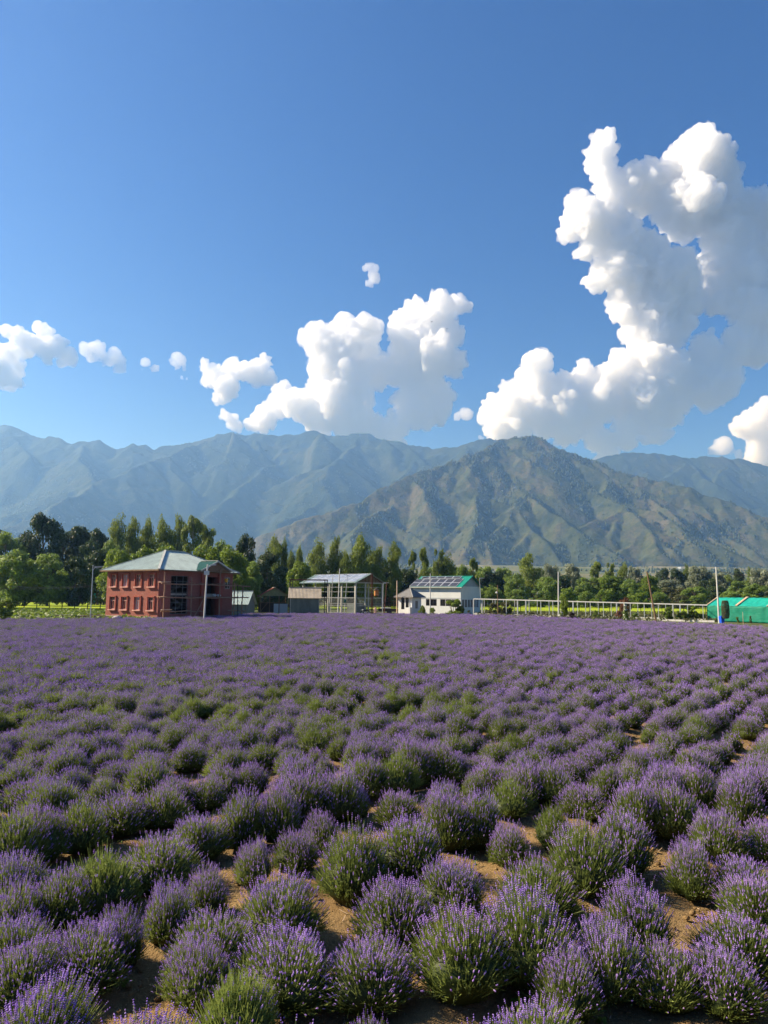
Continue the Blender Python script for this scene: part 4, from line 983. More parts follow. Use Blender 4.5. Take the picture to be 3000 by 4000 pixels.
# ------------------------------------------------------------------ trellis, fences, poles, wires, small things
def trellis():
    A = Vector((X(1850, 145), 145, 0)); B = Vector((X(2764, 120), 120, 0)); d = (B - A); Ln = d.length; d.normalize(); nrm = Vector((-d.y, d.x, 0))
    r = empty('trellis', A, math.atan2(d.y, d.x), 'long white post-and-beam trellis behind the far edge of lavender', 'trellis')
    W = 2.6
    hz = lambda s: 3.3 - 0.6 * s / Ln
    n = 19
    for row, y in enumerate((0, W)):
        m = MB().beam((0, y, hz(0)), (Ln, y, hz(Ln)), 0.14, 0.16).build('top_beam', M['white_paint'], r)
        MB().beam((0, y, 0.34), (Ln, y, 0.3), 0.14, 0.16).build('bottom_rail', M['kerb'], r)
        for i in range(n):
            s = Ln * (i + (0.25 if row else 0.0)) / (n - 0.7)
            if s > Ln: continue
            MB().beam((s, y, 0), (s, y, hz(s) - 0.1), 0.2 if i % 4 == 0 else 0.1).build('post', M['galv'], r)
    for i in range(14):
        s = Ln * (i + 0.5) / 14; MB().beam((s, 0, hz(s) + 0.02), (s, W, hz(s) + 0.02), 0.08).build('cross_bar', M['white_paint'], r)
trellis()
def kerb():
    A = Vector((X(1850, 143), 143, 0)); B = Vector((X(2790, 117), 117, 0))
    n = 44
    r = empty('kerb', (0, 0, 0)); r['kind'] = 'structure'; r['label'] = 'low pale kerb stones in front of the trellis'
    for i in range(n):
        a = A.lerp(B, (i + 0.02) / n); b = A.lerp(B, (i + 0.98) / n); MB().beam(a + Vector((0, 0, 0.1)), b + Vector((0, 0, 0.1)), 0.25, 0.3).build('kerb_stone', M['kerb'], r)
kerb()
def wire_fence(name, A, B, n, h, label, wires=4, mat='metal_dark'):
    A, B = Vector(A), Vector(B); d = B - A; L = d.length
    r = empty(name, A, math.atan2(d.y, d.x), label, 'fence')
    for i in range(n):
        s = L * i / (n - 1); MB().beam((s, 0, 0), (s + random.uniform(-.05, .05), 0, h), 0.13).build('post', M[mat], r)
    for k in range(wires):
        z = h * (k + 0.9) / wires - 0.05
        MB().tube([(L * i / (n - 1), 0.07, z - (0.03 if i % 2 else 0)) for i in range(n)], 0.018, 4).build('wire', M[mat], r)
    return r
wire_fence('wire_fence', (X(-150, 147), 147, 0), (X(640, 146), 146, 0), 17, 1.9, 'dark wire fence in front of the bright paddy beside the brick building', 5)
wire_fence('wire_fence', (X(900, 158), 158, 0), (X(1010, 160), 160, 0), 5, 1.9, 'short dark wire fence between the brick building and timber shelter', 4)
wire_fence('wire_fence', (X(1500, 172), 172, 0), (X(1580, 172), 172, 0), 5, 3.4, 'rusty wire fence between the open hall and the kiosk', 4, 'rust')
wire_fence('wire_fence', (X(1960, 182), 182, 0), (X(2800, 166), 166, 0), 22, 2.4, 'dark wire fence along the paddy behind the trellis', 3)
def panel_wall(A, B, n, h, mat, label, z0=0.0, dark_every=0):
    A, B = Vector(A), Vector(B); d = B - A; L = d.length
    r = empty('boundary_wall', A, math.atan2(d.y, d.x), label, 'wall')
    for i in range(n):
        a, b = L * i / n + 0.03, L * (i + 1) / n - 0.03
        MB().box((a, 0, z0), (b, 0.08, h + random.uniform(-0.05, 0.05))).build('panel', M[mat], r)
        MB().beam((a - 0.03, 0.14, 0), (a - 0.03, 0.14, h), 0.12).build('post', M['post_grey'], r)
panel_wall((X(1880, 335), 335, 0), (X(2600, 322), 322, 0), 34, 3.6, 'tin_wall', 'blue-grey sheet boundary wall beyond the right-hand paddy')
panel_wall((X(2560, 315), 315, 0), (X(2780, 305), 305, 0), 10, 3.2, 'tin_wall', 'short dull sheet wall between paddy and net tunnel')
panel_wall((X(90, 262), 262, 0), (X(390, 264), 264, 0), 12, 4.2, 'wood', 'dim brown boundary wall in the shade under the left trees')
panel_wall((X(960, 268), 268, 0), (X(1120, 268), 268, 0), 8, 4.2, 'tin_wall', 'pale sheet wall seen behind the small green-roofed shed')
def teal_heap():
    p = P(357, 2349, 235); 
    r = empty('tarpaulin', (X(357, 246), 246, 0), 0, 'teal tarpaulin stretched over a low frame under the left trees', 'tarpaulin')
    MB().prism([(-1.8, 0, 0.2), (1.8, 0, 0.2), (1.8, 0, 3.4), (0.2, 0, 3.9), (-1.8, 0, 3.2)], (0, 3, 0)).build('cover', M['net_green'], r)
    for x in (-1.85, 1.85): MB().beam((x, -0.05, 0), (x, -0.05, 3.4), 0.1).build('post', M['wood'], r)
teal_heap()

# poles: base at (bx, Y), top at (tx, top_py)
def pole(name, bx, Y, tx, tpy, rad, mat, label, group=None, cat='pole', n=8):
    b = Vector((X(bx, Y), Y, 0)); t = P(tx, tpy, Y)
    r = empty(name, b, 0, label, cat, group); t = t - b
    MB().tube([(0, 0, -0.2), t * 0.5, t], [rad * .85, rad * 0.75, rad * 0.6], n).build('shaft', M[mat], r)
    return r, t
def lamp_head(r, t, dx, dz=0.15, s=1.0):
    MB().tube([t - Vector((0, 0, 0.25)), t + Vector((dx * 0.5, 0, dz * .7)), t + Vector((dx, 0, dz))], 0.04 * s, 6).build('arm', M['galv'], r)
    sg = 1 if dx > 0 else -1
    MB().prism([t + Vector((dx - sg * .1, -0.18, dz - 0.02)), t + Vector((dx + sg * .75 * s, -0.14, dz + .06)), t + Vector((dx + sg * .75 * s, -0.14, dz + 0.16)), t + Vector((dx - sg * .1, -0.18, dz + 0.16))], (0, 0.34, 0)).build('lamp_head', M['white_paint'], r)
def solar_lamp(r, t):
    MB().prism([t + Vector((-0.7, -0.3, 0.1)), t + Vector((0.5, -0.3, -0.25)), t + Vector((0.5, 0.3, -0.25)), t + Vector((-0.7, 0.3, 0.1))], (0.02, 0, 0.06)).build('solar_panel', M['solar'], r)
r, t = pole('street_lamp', 355, 88, 363, 2222, 0.075, 'galv', 'slim grey lamp post left of the brick building', cat='lamp post'); lamp_head(r, t, 0.35)
MB().tube([t, t + Vector((0, 0, 0.5))], 0.03, 6).build('finial', M['galv'], r)
r, t = pole('utility_pole', 798, 92, 811, 2204, 0.15, 'white_paint', 'white pole leaning in front of the brick building porch', cat='pole')
k = t * 0.85; MB().box(tuple(k + Vector((-.32, -.34, -.25))), tuple(k + Vector((.34, -.14, .28)))).build('meter_box', M['galv'], r)
lamp_head(r, t * 0.93, 0.5, 0.35, 0.8)
r, t = pole('utility_pole', 1320, 138, 1327, 2221, 0.14, 'white_paint', 'tall pale pole in front of the open steel hall', cat='pole')
r, t = pole('utility_pole', 1292, 139, 1300, 2250, 0.09, 'post_grey', 'thin grey pole just left of the tall pale pole', cat='pole')
r, t = pole('street_lamp', 1345, 139, 1357, 2246, 0.08, 'galv', 'solar lamp post with dark tilted panel before the open hall', cat='lamp post'); solar_lamp(r, t)
k = t * 0.37; MB().box(tuple(k + Vector((-.3, -.2, -.5))), tuple(k + Vector((.15, .1, .1)))).build('box', M['teal_sheet'], r)
r, t = pole('utility_pole', 1451, 137, 1450, 2238, 0.10, 'rust', 'rusty twin-tube mast beside the person and motorcycle', cat='pole')
MB().tube([(0.26, 0, 0), t + Vector((0.26, 0, -0.1))], 0.09, 7).build('second_tube', M['rust'], r)
for q in (0.25, 0.5, 0.75): MB().beam(t * q, t * q + Vector((0.26, 0, 0)), 0.06).build('tie', M['rust'], r)
r, t = pole('street_lamp', 1494, 141, 1497, 2280, 0.085, 'galv', 'lamp post with white head right of the open hall', cat='lamp post'); lamp_head(r, t, 0.2, 0.1, 1.2)
r, t = pole('utility_pole', 1500, 138, 1511, 2275, 0.10, 'rust', 'dark rusty leaning pole behind the flat trailer', cat='pole')
r, t = pole('utility_pole', 1551, 134, 1551, 2268, 0.16, 'pale_wood', 'tan wooden pole touching the left side of the kiosk', cat='pole')
r, t = pole('utility_pole', 1680, 141, 1681, 2240, 0.14, 'white_paint', 'white pole in front of the white building wall', cat='pole')
r, t = pole('street_lamp', 1882, 147, 1873, 2262, 0.09, 'galv', 'lamp post with white head at right corner of white building', cat='lamp post'); lamp_head(r, t, 0.15, 0.1, 1.1)
r, t = pole('utility_pole', 1945, 138, 1943, 2285, 0.11, 'wood', 'brown wooden post before the olive shrub and trellis', cat='pole')
MB().lathe([(0.02, 0), (0.2, 0.1), (0.22, 0.25), (0.1, 0.4), (0.02, 0.45)], 10).build('lamp', M['white_paint'], r).location = t * 0.72 + Vector((-0.2, -0.1, 0))
r, t = pole('utility_pole', 2181, 126, 2181, 2233, 0.15, 'white_paint', 'white pole rising behind the bright vase-shaped shrub', cat='pole')
r, t = pole('utility_pole', 2562, 116, 2527, 2233, 0.19, 'wood', 'dark wooden pole leaning left in front of the trellis', cat='pole')
r, t = pole('utility_pole', 2807, 112, 2797, 2215, 0.17, 'white_paint', 'tall white pole beside the blue bin and net tunnel', cat='pole')
r, t = pole('stake', 2901, 104, 2901, 2390, 0.04, 'pale_wood', 'thin pale garden stake in front of the net tunnel', cat='stake')
r, t = pole('utility_pole', 930, 103, 929, 2285, 0.09, 'metal_dark', 'black post just right of the brick building', cat='pole')

def wire(a, b, label, sag=0.4, rad=0.022):
    a, b = Vector(a), Vector(b); m = MB()
    m.tube([a.lerp(b, i / 14) - Vector((0, 0, sag * 4 * (i / 14) * (1 - i / 14))) for i in range(15)], rad, 4)
    tag(m.build('overhead_wire', M['metal_dark']), label, 'wire')
wire(P(1551, 2272, 134), P(1681, 2246, 141), 'cable from the tan pole up to the white pole at the kiosk', 0.5, 0.04)
wire(P(2799, 2229, 112), P(3080, 2256, 100), 'cable running right from the tall white pole to the picture edge', 0.4, 0.03)
wire(P(2799, 2229, 112), P(2180, 2240, 126), 'cable between the tall white pole and the pole behind the shrub', 2.2, 0.018)
wire(P(-50, 2283, 95), P(361, 2288, 88), 'upper thin cable left of the grey lamp post', 0.3, 0.02)
wire(P(-50, 2297, 95), P(361, 2292, 88), 'lower thin cable left of the grey lamp post', 0.2, 0.016)
wire(P(1130, 2262, 143), P(1327, 2226, 138), 'thin cable from the dark steel portal to the tall pale pole', 0.6, 0.018)

def motorcycle():
    r = empty('motorcycle', (X(1428, 141), 141, 0), math.radians(172), 'dark motorcycle with white headlamp parked before the open hall', 'motorcycle')
    for x in (-0.68, 0.68):
        w = MB(); 
        ang = np.linspace(0, 2 * math.pi, 19)
        w.tube([(x + 0.3 * math.cos(a), 0, 0.32 + 0.3 * math.sin(a)) for a in ang], 0.06, 6, False); wh = w.build('wheel', M['rubber'], r)
        h = MB().tube([(x, -0.06, 0.32), (x, 0.06, 0.32)], 0.09, 8)
        for a in ang[:-1:3]: h.beam((x, 0, 0.32), (x + 0.27 * math.cos(a), 0, 0.32 + 0.27 * math.sin(a)), 0.02)
        h.build('rim', M['galv'], wh)
    MB().tube([(0.7, 0, 0.34), (0.5, 0, 0.75), (0.42, 0, 1.0)], [0.05, 0.05, 0.04], 7).build('fork', M['galv'], r)
    MB().tube([(0.45, 0, 0.8), (0.25, 0, 0.92), (0.0, 0, 0.86), (-0.1, 0, 0.78)], [0.08, 0.17, 0.16, 0.08], 9).build('tank', M['black_paint'], r)
    MB().tube([(-0.05, 0, 0.8), (-0.35, 0, 0.82), (-0.75, 0, 0.88)], [0.12, 0.13, 0.08], 8).build('seat', M['rubber'], r)
    MB().tube([(0.3, 0, 0.42), (0.0, 0, 0.4), (-0.25, 0, 0.45)], [0.14, 0.2, 0.12], 8).build('engine', M['metal_grey'], r)
    MB().tube([(0.42, 0, 0.8), (0.1, 0, 0.6), (-0.68, 0, 0.34)], 0.04, 6).build('frame', M['black_paint'], r)
    MB().tube([(0.4, -0.35, 1.08), (0.45, 0, 1.0), (0.4, 0.35, 1.08)], 0.025, 6).build('handlebar', M['galv'], r)
    MB().lathe([(0.05, -0.1), (0.17, 0.0), (0.18, 0.1), (0.1, 0.16)], 10).build('headlamp', M['white_paint'], r).location = (0.56, 0, 0.9)
    MB().tube([(0.4, 0.02, 0.62), (0.72, 0.02, 0.68), (0.98, 0.02, 0.5)], [0.03, 0.09, 0.03], 6).build('mudguard', M['black_paint'], r)
motorcycle()
def trailer():
    r = empty('farm_trailer', (X(1514, 143), 143, 0), math.radians(4), 'dark flat farm trailer with pale sheets on top behind poles', 'trailer')
    MB().box((-1.8, -0.9, 0.62), (1.8, 0.9, 0.75)).build('bed', M['metal_dark'], r)
    MB().box((-1.8, -0.96, 0.76), (1.8, -0.9, 1.25)).build('side_board', M['metal_dark'], r); MB().box((-1.8, 0.9, 0.76), (1.8, 0.96, 1.25)).build('side_board', M['metal_dark'], r)
    MB().box((-1.3, -0.85, 0.76), (0.6, 0.8, 1.42)).build('load', M['white_paint'], r)
    for x in (0.35, ):
        for y in (-1.02, 1.02):
            MB().tube([(x, y - 0.1, 0.42), (x, y + 0.1, 0.42)], 0.42, 16).build('wheel', M['rubber'], r)
    MB().beam((-1.8, 0, 0.66), (-2.7, 0, 0.5), 0.12).build('drawbar', M['metal_dark'], r)
trailer()
def person():
    r = empty('person', (X(1466, 136), 136, 0), math.radians(10), 'person in long pale pink shirt and dark trousers standing by mast', 'person')
    # one continuous body grown along a skeleton
    J = {'pel': (0, 0, .92, .15), 'sp': (0, 0, 1.12, .14), 'ch': (0, .01, 1.33, .17), 'nk': (0, 0, 1.48, .06), 'hd0': (0, -.01, 1.56, .085), 'hd': (0, -.02, 1.64, .10), 'hd2': (0, -.01, 1.71, .07)}
    for s, n in ((-1, 'l'), (1, 'r')):
        J.update({n+'hip': (s*.09, 0, .86, .11), n+'kn': (s*.1, -.03, .48, .07), n+'an': (s*.1, .02, .08, .05), n+'to': (s*.11, -.14, .04, .04),
                  n+'sh': (s*.18, .01, 1.4, .075), n+'el': (s*.24, .02, 1.13, .05), n+'wr': (s*.25, -.06, .88, .036), n+'pa': (s*.25, -.08, .8, .036), n+'f1': (s*.25, -.1, .72, .014), n+'f2': (s*.235, -.085, .72, .013), n+'f3': (s*.265, -.085, .725, .013), n+'f4': (s*.25, -.06, .735, .012), n+'th': (s*.225, -.12, .79, .014)})
    E = [('pel','sp'),('sp','ch'),('ch','nk'),('nk','hd0'),('hd0','hd'),('hd','hd2')]
    for n in 'lr': E += [('pel',n+'hip'),(n+'hip',n+'kn'),(n+'kn',n+'an'),(n+'an',n+'to'),('ch',n+'sh'),(n+'sh',n+'el'),(n+'el',n+'wr'),(n+'wr',n+'pa'),(n+'pa',n+'f1'),(n+'pa',n+'f2'),(n+'pa',n+'f3'),(n+'pa',n+'f4'),(n+'pa',n+'th')]
    ks = list(J); me = bpy.data.meshes.new('body'); me.from_pydata([J[k][:3] for k in ks], [(ks.index(a), ks.index(b)) for a, b in E], [])
    b = link('body', me, r); b.modifiers.new('skin', 'SKIN'); b.modifiers.new('sub', 'SUBSURF').levels = 1
    for i, k in enumerate(ks): me.skin_vertices[0].data[i].radius = (J[k][3], J[k][3])
    me.skin_vertices[0].data[0].use_root = True; me.materials.append(M['skin'])
    MB().lathe([(0.21, 0.5), (0.215, 0.55), (0.19, 0.9), (0.17, 1.1), (0.2, 1.32), (0.17, 1.42), (0.08, 1.49)], 14).build('shirt', M['cloth_pink'], r, True).scale = (1.05, 0.85, 1)
    for s in (-1, 1):
        MB().tube([(s*.12, 0, 1.43), (s*.19, .01, 1.38), (s*.24, .02, 1.13), (s*.25, -.05, .92)], [.06, .09, .068, .05], 9).build('sleeve', M['cloth_pink'], r, True)
        MB().tube([(s*.09, 0, .86), (s*.1, -.03, .48), (s*.1, .02, .1)], [.13, .095, .075], 9).build('trouser_leg', M['cloth_dark'], r, True)
        MB().tube([(s*.1, .07, .05), (s*.11, -.05, .05), (s*.115, -.17, .035)], [.05, .055, .03], 8).build('shoe', M['rubber'], r, True)
    MB().lathe([(0.06, 1.6), (0.112, 1.64), (0.115, 1.7), (0.08, 1.76), (0.02, 1.785)], 12).build('hair', M['cloth_dark'], r, True)
    f = link('face', bpy.data.meshes.new('face'), r); m = MB()
    m.tube([(0, -.11, 1.66), (0, -.135, 1.62)], [.01, .018], 6)
    for s in (-1, 1): m.tube([(s*.035, -.095, 1.655), (s*.035, -.112, 1.655)], .012, 6); m.tube([(s*.1, 0, 1.62), (s*.112, 0, 1.67)], .018, 6)
    m.tube([(-.03, -.1, 1.585), (.03, -.1, 1.585)], .009, 5)
    f.data.from_pydata(m.v, [], m.f); f.data.materials.append(M['skin'])
person()
def hive_box():
    r = empty('hanging_box', P(1470, 2327, 147), 0.3, 'orange box with dark hood fixed high on the open hall', 'box')
    MB().box((-0.36, -0.36, 0), (0.36, 0.36, 1.1)).build('body', M['orange_wood'], r)
    MB().add([(-.55,-.55,1.11),(.55,-.55,1.11),(.55,.55,1.11),(-.55,.55,1.11),(0,0,1.65)], [(0,1,4),(1,2,4),(2,3,4),(3,0,4),(3,2,1,0)]).build('hood', M['wood_dark'], r)
    MB().beam((-1.2, 0, -0.06), (0.6, 0, -0.06), 0.1).build('bracket', M['rust'], r)
hive_box()
def bin_():
    r = empty('litter_bin', (X(2818, 111), 111, 0), 0.2, 'bright blue plastic litter bin beside the tall white pole', 'bin')
    m = MB(); a, b = 0.24, 0.31
    m.add([(-a,-a,.04),(a,-a,.04),(a,a,.04),(-a,a,.04),(-b,-b,.8),(b,-b,.8),(b,b,.8),(-b,b,.8)], [(3,2,1,0),(0,1,5,4),(1,2,6,5),(2,3,7,6),(3,0,4,7),(4,5,6,7)]); m.build('body', M['blue_plastic'], r)
    MB().prism([(-.34,-.34,.805),(.34,-.34,.805),(.34,-.25,1.02),(.3,-.0,1.12),(-.3,0,1.12),(-.34,-.25,1.02)][:0] or [(-.34,-.34,.805),(-.34,.34,.805),(-.34,.25,1.05),(-.34,0,1.14),(-.34,-.25,1.05)], (.68,0,0)).build('lid', M['blue_plastic'], r)
    MB().box((-.2,-.36,.86),(.2,-.3,1.0)).build('flap', M['black_paint'], r)
bin_()
def logs():
    for i, (px, Y, L, a) in enumerate(((300, 104, 5.5, 0.1), (372, 100, 4.2, -0.08), (385, 106, 3.6, 0.05))):
        m = MB(); pts = wobble((-L/2, 0, 0.3 + 0.1 * i), (L/2, 0, 0.28), 6, 0.08); m.tube(pts, [0.2, 0.24, 0.22, 0.24, 0.2, 0.22, 0.15], 9)
        o = m.build('log', M['wood_dark']); o.location = (X(px, Y), Y, 0); o.rotation_euler[2] = a
        tag(o, ('leftmost dark log on the weedy strip by the grey lamp post', 'dark log lying nearest the corner of the brick building', 'dark log behind the others beside the brick building')[i], 'log', 'dark logs beside the brick building')
logs()
def bird(px, py, Y, label, rz):
    r = empty('bird', P(px, py, Y), rz, label, 'bird', 'birds in the sky')
    MB().tube([(-.55, 0, 0), (-.2, 0, .02), (.2, 0, .02), (.42, 0, .05), (.55, 0, .03)], [.03, .13, .14, .08, .02], 8).build('body', M['cloth_dark'], r, True)
    for s in (-1, 1):
        m = MB(); m.add([(.2, s*.08, .05), (.28, s*.6, .3), (.05, s*1.15, .22), (-.05, s*.6, .26), (-.22, s*.08, .04), (.2, s*.08, .02), (.28, s*.6, .275), (.05, s*1.15, .2), (-.05, s*.6, .235), (-.22, s*.08, .01)],
            [(0,1,3,4),(1,2,3),(9,8,6,5),(8,7,6),(0,5,6,1),(1,6,7,2),(2,7,8,3),(3,8,9,4)]); m.build('wing', M['cloth_dark'], r)
bird(1686, 1257, 420, 'upper of two dark birds against the tall middle cloud', 0.4)
bird(1746, 1284, 430, 'lower right of two dark birds against the tall middle cloud', 1.2)
bird(1040, 1761, 380, 'lone dark bird against the hazy blue range', 2.0)
# ------------------------------------------------------------------ trees and shrubs
def leaf_quads(cen, nrm, size, rg):
    """n leaf-sprig quads (folded kite) at cen facing about nrm"""
    n = len(cen); t = rg.normal(size=(n, 3)); t -= nrm * (t * nrm).sum(1)[:, None]; t /= np.linalg.norm(t, axis=1)[:, None] + 1e-9
    b = np.cross(nrm, t); s = size[:, None]
    V = np.stack([cen - t * s, cen + b * s * 0.62 + nrm * s * 0.15, cen + t * s, cen - b * s * 0.62 + nrm * s * 0.15], 1).reshape(-1, 3)
    return V, np.arange(4 * n).reshape(-1, 4)
def blob_crown(blobs, n, leaf, rg, up=0.35):
    """blobs: (x,y,z,rx,rz). leaves on and inside the blobs' shells"""
    B = np.array(blobs); w = B[:, 3] ** 1.4 * np.maximum(B[:, 4], B[:, 3]) ** 0.6; k = rg.choice(len(B), n, p=w / w.sum())
    d = rg.normal(size=(n, 3)); d /= np.linalg.norm(d, axis=1)[:, None]
    rad = np.clip(rg.uniform(0, 1, n) ** 0.28, 0, 1) * (1 + 0.28 * fbm(d * 2.1 + k[:, None] * 5.1, 3, 3))
    c = B[k, :3] + d * rad[:, None] * np.stack([B[k, 3], B[k, 3], B[k, 4]], 1)
    nr = d * 0.8 + rg.normal(size=(n, 3)) * 0.55 + np.array((0, 0, up)); nr /= np.linalg.norm(nr, axis=1)[:, None]
    V, Fq = leaf_quads(c, nr, leaf * rg.uniform(0.6, 1.35, n), rg)
    bt = rg.uniform(0.2, 0.8, len(B)); tint = np.repeat(np.clip(bt[k] * 0.5 + rg.uniform(0, 0.65, n), 0, 1), 4)
    return V, Fq, tint
TREE = {}
def proto(kind, seed):
    """returns (trunk mesh, crown mesh) of a tree 1 unit tall with a crown 1 unit wide"""
    key = (kind, seed)
    if key in TREE: return TREE[key]
    rg = np.random.default_rng(hash(kind) % 1000 * 0 + seed * 31 + sum(map(ord, kind))); bl = []; limbs = []
    kinds = {'round': ('leaf_mid', 0.12), 'dark': ('leaf_dark', 0.10), 'poplar': ('leaf_poplar', 0.12), 'slim': ('leaf_poplar', 0.12), 'silver': ('leaf_silver', 0.12), 'bright': ('leaf_bright', 0.12),
             'shrub': ('leaf_mid', 0.0), 'darkshrub': ('leaf_dark', 0.0), 'bshrub': ('leaf_bright', 0.0), 'olive': ('leaf_olive', 0.0), 'vase': ('leaf_bright', 0.3), 'purple': ('leaf_purple', 0.0), 'rust': ('leaf_rust', 0.05), 'open': ('leaf_poplar', 0.35), 'gshrub': ('leaf_bright', 0.0), 'topiary': ('topiary', 0.25)}
    mat, base = kinds[kind]; n = 5200; leaf = 0.023
    if kind in ('round', 'dark', 'silver', 'bright'):
        m = 52
        for i in range(m):
            a = rg.uniform(0, 2*math.pi); u = rg.uniform(0, 1); z = base + (0.93 - base) * u
            prof = math.sin(math.pi * min(1, 0.16 + 0.78 * u)) ** 0.6 * 0.5
            rr = prof * math.sqrt(rg.uniform(0.1, 1.0)) * 0.84
            r_ = rg.uniform(0.09, 0.16); bl.append((rr*math.cos(a), rr*math.sin(a), z, r_, r_ * 0.75)); limbs.append(bl[-1])
        n = 11000
    elif kind in ('poplar', 'slim'):
        m = 42
        for i in range(m):
            u = (i + rg.uniform(0, 1)) / m; z = base + (0.95 - base) * u
            prof = float(np.interp(u, [0, 0.12, 0.35, 0.6, 0.82, 0.94, 1], [0.2, 0.36, 0.5, 0.5, 0.4, 0.25, 0.12])) * (1.0 if kind == 'poplar' else 0.85)
            a = rg.uniform(0, 2*math.pi); rr = prof * rg.uniform(0.2, 0.8)
            r_ = 0.5 * prof * rg.uniform(0.6, 1.1) + 0.05; bl.append((rr*math.cos(a), rr*math.sin(a), z, r_, rg.uniform(0.06, 0.10))); limbs.append(bl[-1])
        n = 7500; leaf = 0.022
    elif kind == 'open':
        for i in range(20):
            u = rg.uniform(0, 1) ** 0.8; z = base + (0.93 - base) * u; a = rg.uniform(0, 2*math.pi); rr = rg.uniform(0.1, 0.42) * (1 - 0.4 * u)
            r_ = rg.uniform(0.07, 0.15); bl.append((rr*math.cos(a), rr*math.sin(a), z, r_, r_ * 0.7)); limbs.append(bl[-1])
        n = 3800
    elif kind in ('shrub', 'darkshrub', 'bshrub', 'olive', 'purple', 'rust', 'gshrub'):
        for i in range(24):
            a = rg.uniform(0, 2*math.pi); u = rg.uniform(0.05, 0.88); rr = 0.4 * math.sqrt(rg.uniform(0, 1)) * math.sqrt(max(0.05, 1 - u * u))
            r_ = rg.uniform(0.09, 0.16); bl.append((rr*math.cos(a), rr*math.sin(a), u, r_, r_ * 0.9))
        n = 4200; leaf = 0.028
        if kind == 'gshrub': leaf = 0.045; n = 3000
    elif kind == 'vase':
        for i in range(26):
            a = rg.uniform(0, 2*math.pi); u = rg.uniform(0.25, 0.92); rr = 0.38 * math.sqrt(rg.uniform(0, 1)) * min(1, u * 1.25)
            bl.append((rr*math.cos(a), rr*math.sin(a), u, rg.uniform(0.07, 0.13), 0.12)); limbs.append(bl[-1])
        n = 4200; leaf = 0.024
    if kind == 'topiary':
        n = 9000; z = rg.uniform(0.22, 1.0, n); a = rg.uniform(0, 2*math.pi, n)
        prof = np.interp(z, [0.22, 0.26, 0.4, 0.8, 0.93, 1.0], [0.25, 0.40, 0.49, 0.48, 0.42, 0.25]) * (1 + 0.03 * vnoise(np.stack([np.cos(a)*3, np.sin(a)*3, z*6], 1), 3))
        cap = rg.uniform(0, 1, n) < 0.12; rr = np.where(cap, prof * np.sqrt(rg.uniform(0, 1, n)), prof * rg.uniform(0.93, 1.03, n)); z = np.where(cap & (z > 0.6), 0.985 + 0.015 * rg.uniform(-1, 1, n), z)
        c = np.stack([rr*np.cos(a), rr*np.sin(a), z], 1); nr = np.stack([np.cos(a), np.sin(a), np.where(z > 0.96, 2.0, 0.3)], 1) + rg.normal(size=(n, 3)) * 0.4; nr /= np.linalg.norm(nr, axis=1)[:, None]
        V, Fq = leaf_quads(c, nr, 0.02 * rg.uniform(0.7, 1.3, n), rg); tint = np.repeat(rg.uniform(0, 1, n), 4)
    else:
        V, Fq, tint = blob_crown(bl, n, leaf, rg)
    crown = mesh_np('crown', V, Fq, 4, [M[mat]], tint=tint)
    if kind == 'poplar': crown.transform(Matrix.Identity(4))
    # trunk and limbs
    t = MB(); r0 = 0.022 if kind in ('poplar', 'slim', 'open') else 0.030
    if kind in ('shrub', 'darkshrub', 'bshrub', 'olive', 'purple', 'rust', 'gshrub'):
        for i in range(6):
            a = i * 1.05; t.tube([(0.03*math.cos(a), 0.03*math.sin(a), -0.03), (0.15*math.cos(a), 0.15*math.sin(a), 0.35), (0.25*math.cos(a), 0.25*math.sin(a), 0.7)], [0.02, 0.014, 0.006], 5)
    else:
        top = 0.9; pts = [(rg.normal(0, .008), rg.normal(0, .008), -0.02 + top * i / 6) for i in range(7)]
        t.tube(pts, [r0 * (1.25 if i == 0 else 1) * (1 - 0.8 * i / 6) for i in range(7)], 8)
        for (x, y, z, r_, _) in limbs[::2]:
            zb = max(0.12, z - 0.16 - 0.1 * rg.uniform()); t.tube([(0, 0, zb), (x * 0.45, y * 0.45, (zb + z) / 2 - 0.01), (x, y, z)], [r0 * 0.45, r0 * 0.3, r0 * 0.12], 5)
    me = bpy.data.meshes.new('trunk'); me.from_pydata(t.v, [], t.f); me.materials.append(M['bark_pale' if kind in ('poplar', 'slim', 'silver', 'open') else 'bark']); me.update()
    TREE[key] = (me, crown); return TREE[key]
def tree(kind, seed, px, top, Y, wpx, label, group=None, name='tree', cat='tree', lean=0.0, base=0.0):
    b = Vector((X(px, Y), Y, base)); h = Zat(px, top, Y) - base; w = wpx / F * Y
    r = empty(name, b, rng.uniform(0, 6.28), label, cat, group); r.scale = (w, w, h); r.rotation_euler[1] = lean
    tm, cm = proto(kind, seed); link('trunk', tm, r); link('crown', cm, r)['kind'] = 'stuff'
    return r
g1 = 'tall dark trees at the left'
tree('round', 1, 10, 2075, 255, 170, 'tree cut by the left edge in front of the hazy mountain', g1)
tree('dark', 1, 155, 2012, 262, 190, 'big round dark tree, the leftmost tall crown on the skyline', g1)
tree('dark', 2, 300, 2060, 270, 165, 'dark round tree between the leftmost tall crown and the poplars', g1)
tree('dark', 3, 380, 2072, 262, 120, 'narrower dark tree touching the first poplar at left', g1)
tree('poplar', 1, 452, 2008, 258, 92, 'first poplar of the left row, beside the dark trees', 'left poplar row')
tree('poplar', 2, 508, 2012, 262, 88, 'second poplar of the left row', 'left poplar row')
tree('poplar', 3, 566, 2020, 264, 82, 'third poplar of the left row', 'left poplar row')
tree('poplar', 1, 620, 2014, 260, 88, 'fourth poplar of the left row, above the roof', 'left poplar row')
tree('poplar', 2, 684, 2005, 262, 78, 'tallest slim poplar of the left row, above the green roof ridge', 'left poplar row')
tree('open', 1, 745, 2015, 250, 130, 'loose-crowned poplar at the right end of the left row', 'left poplar row')
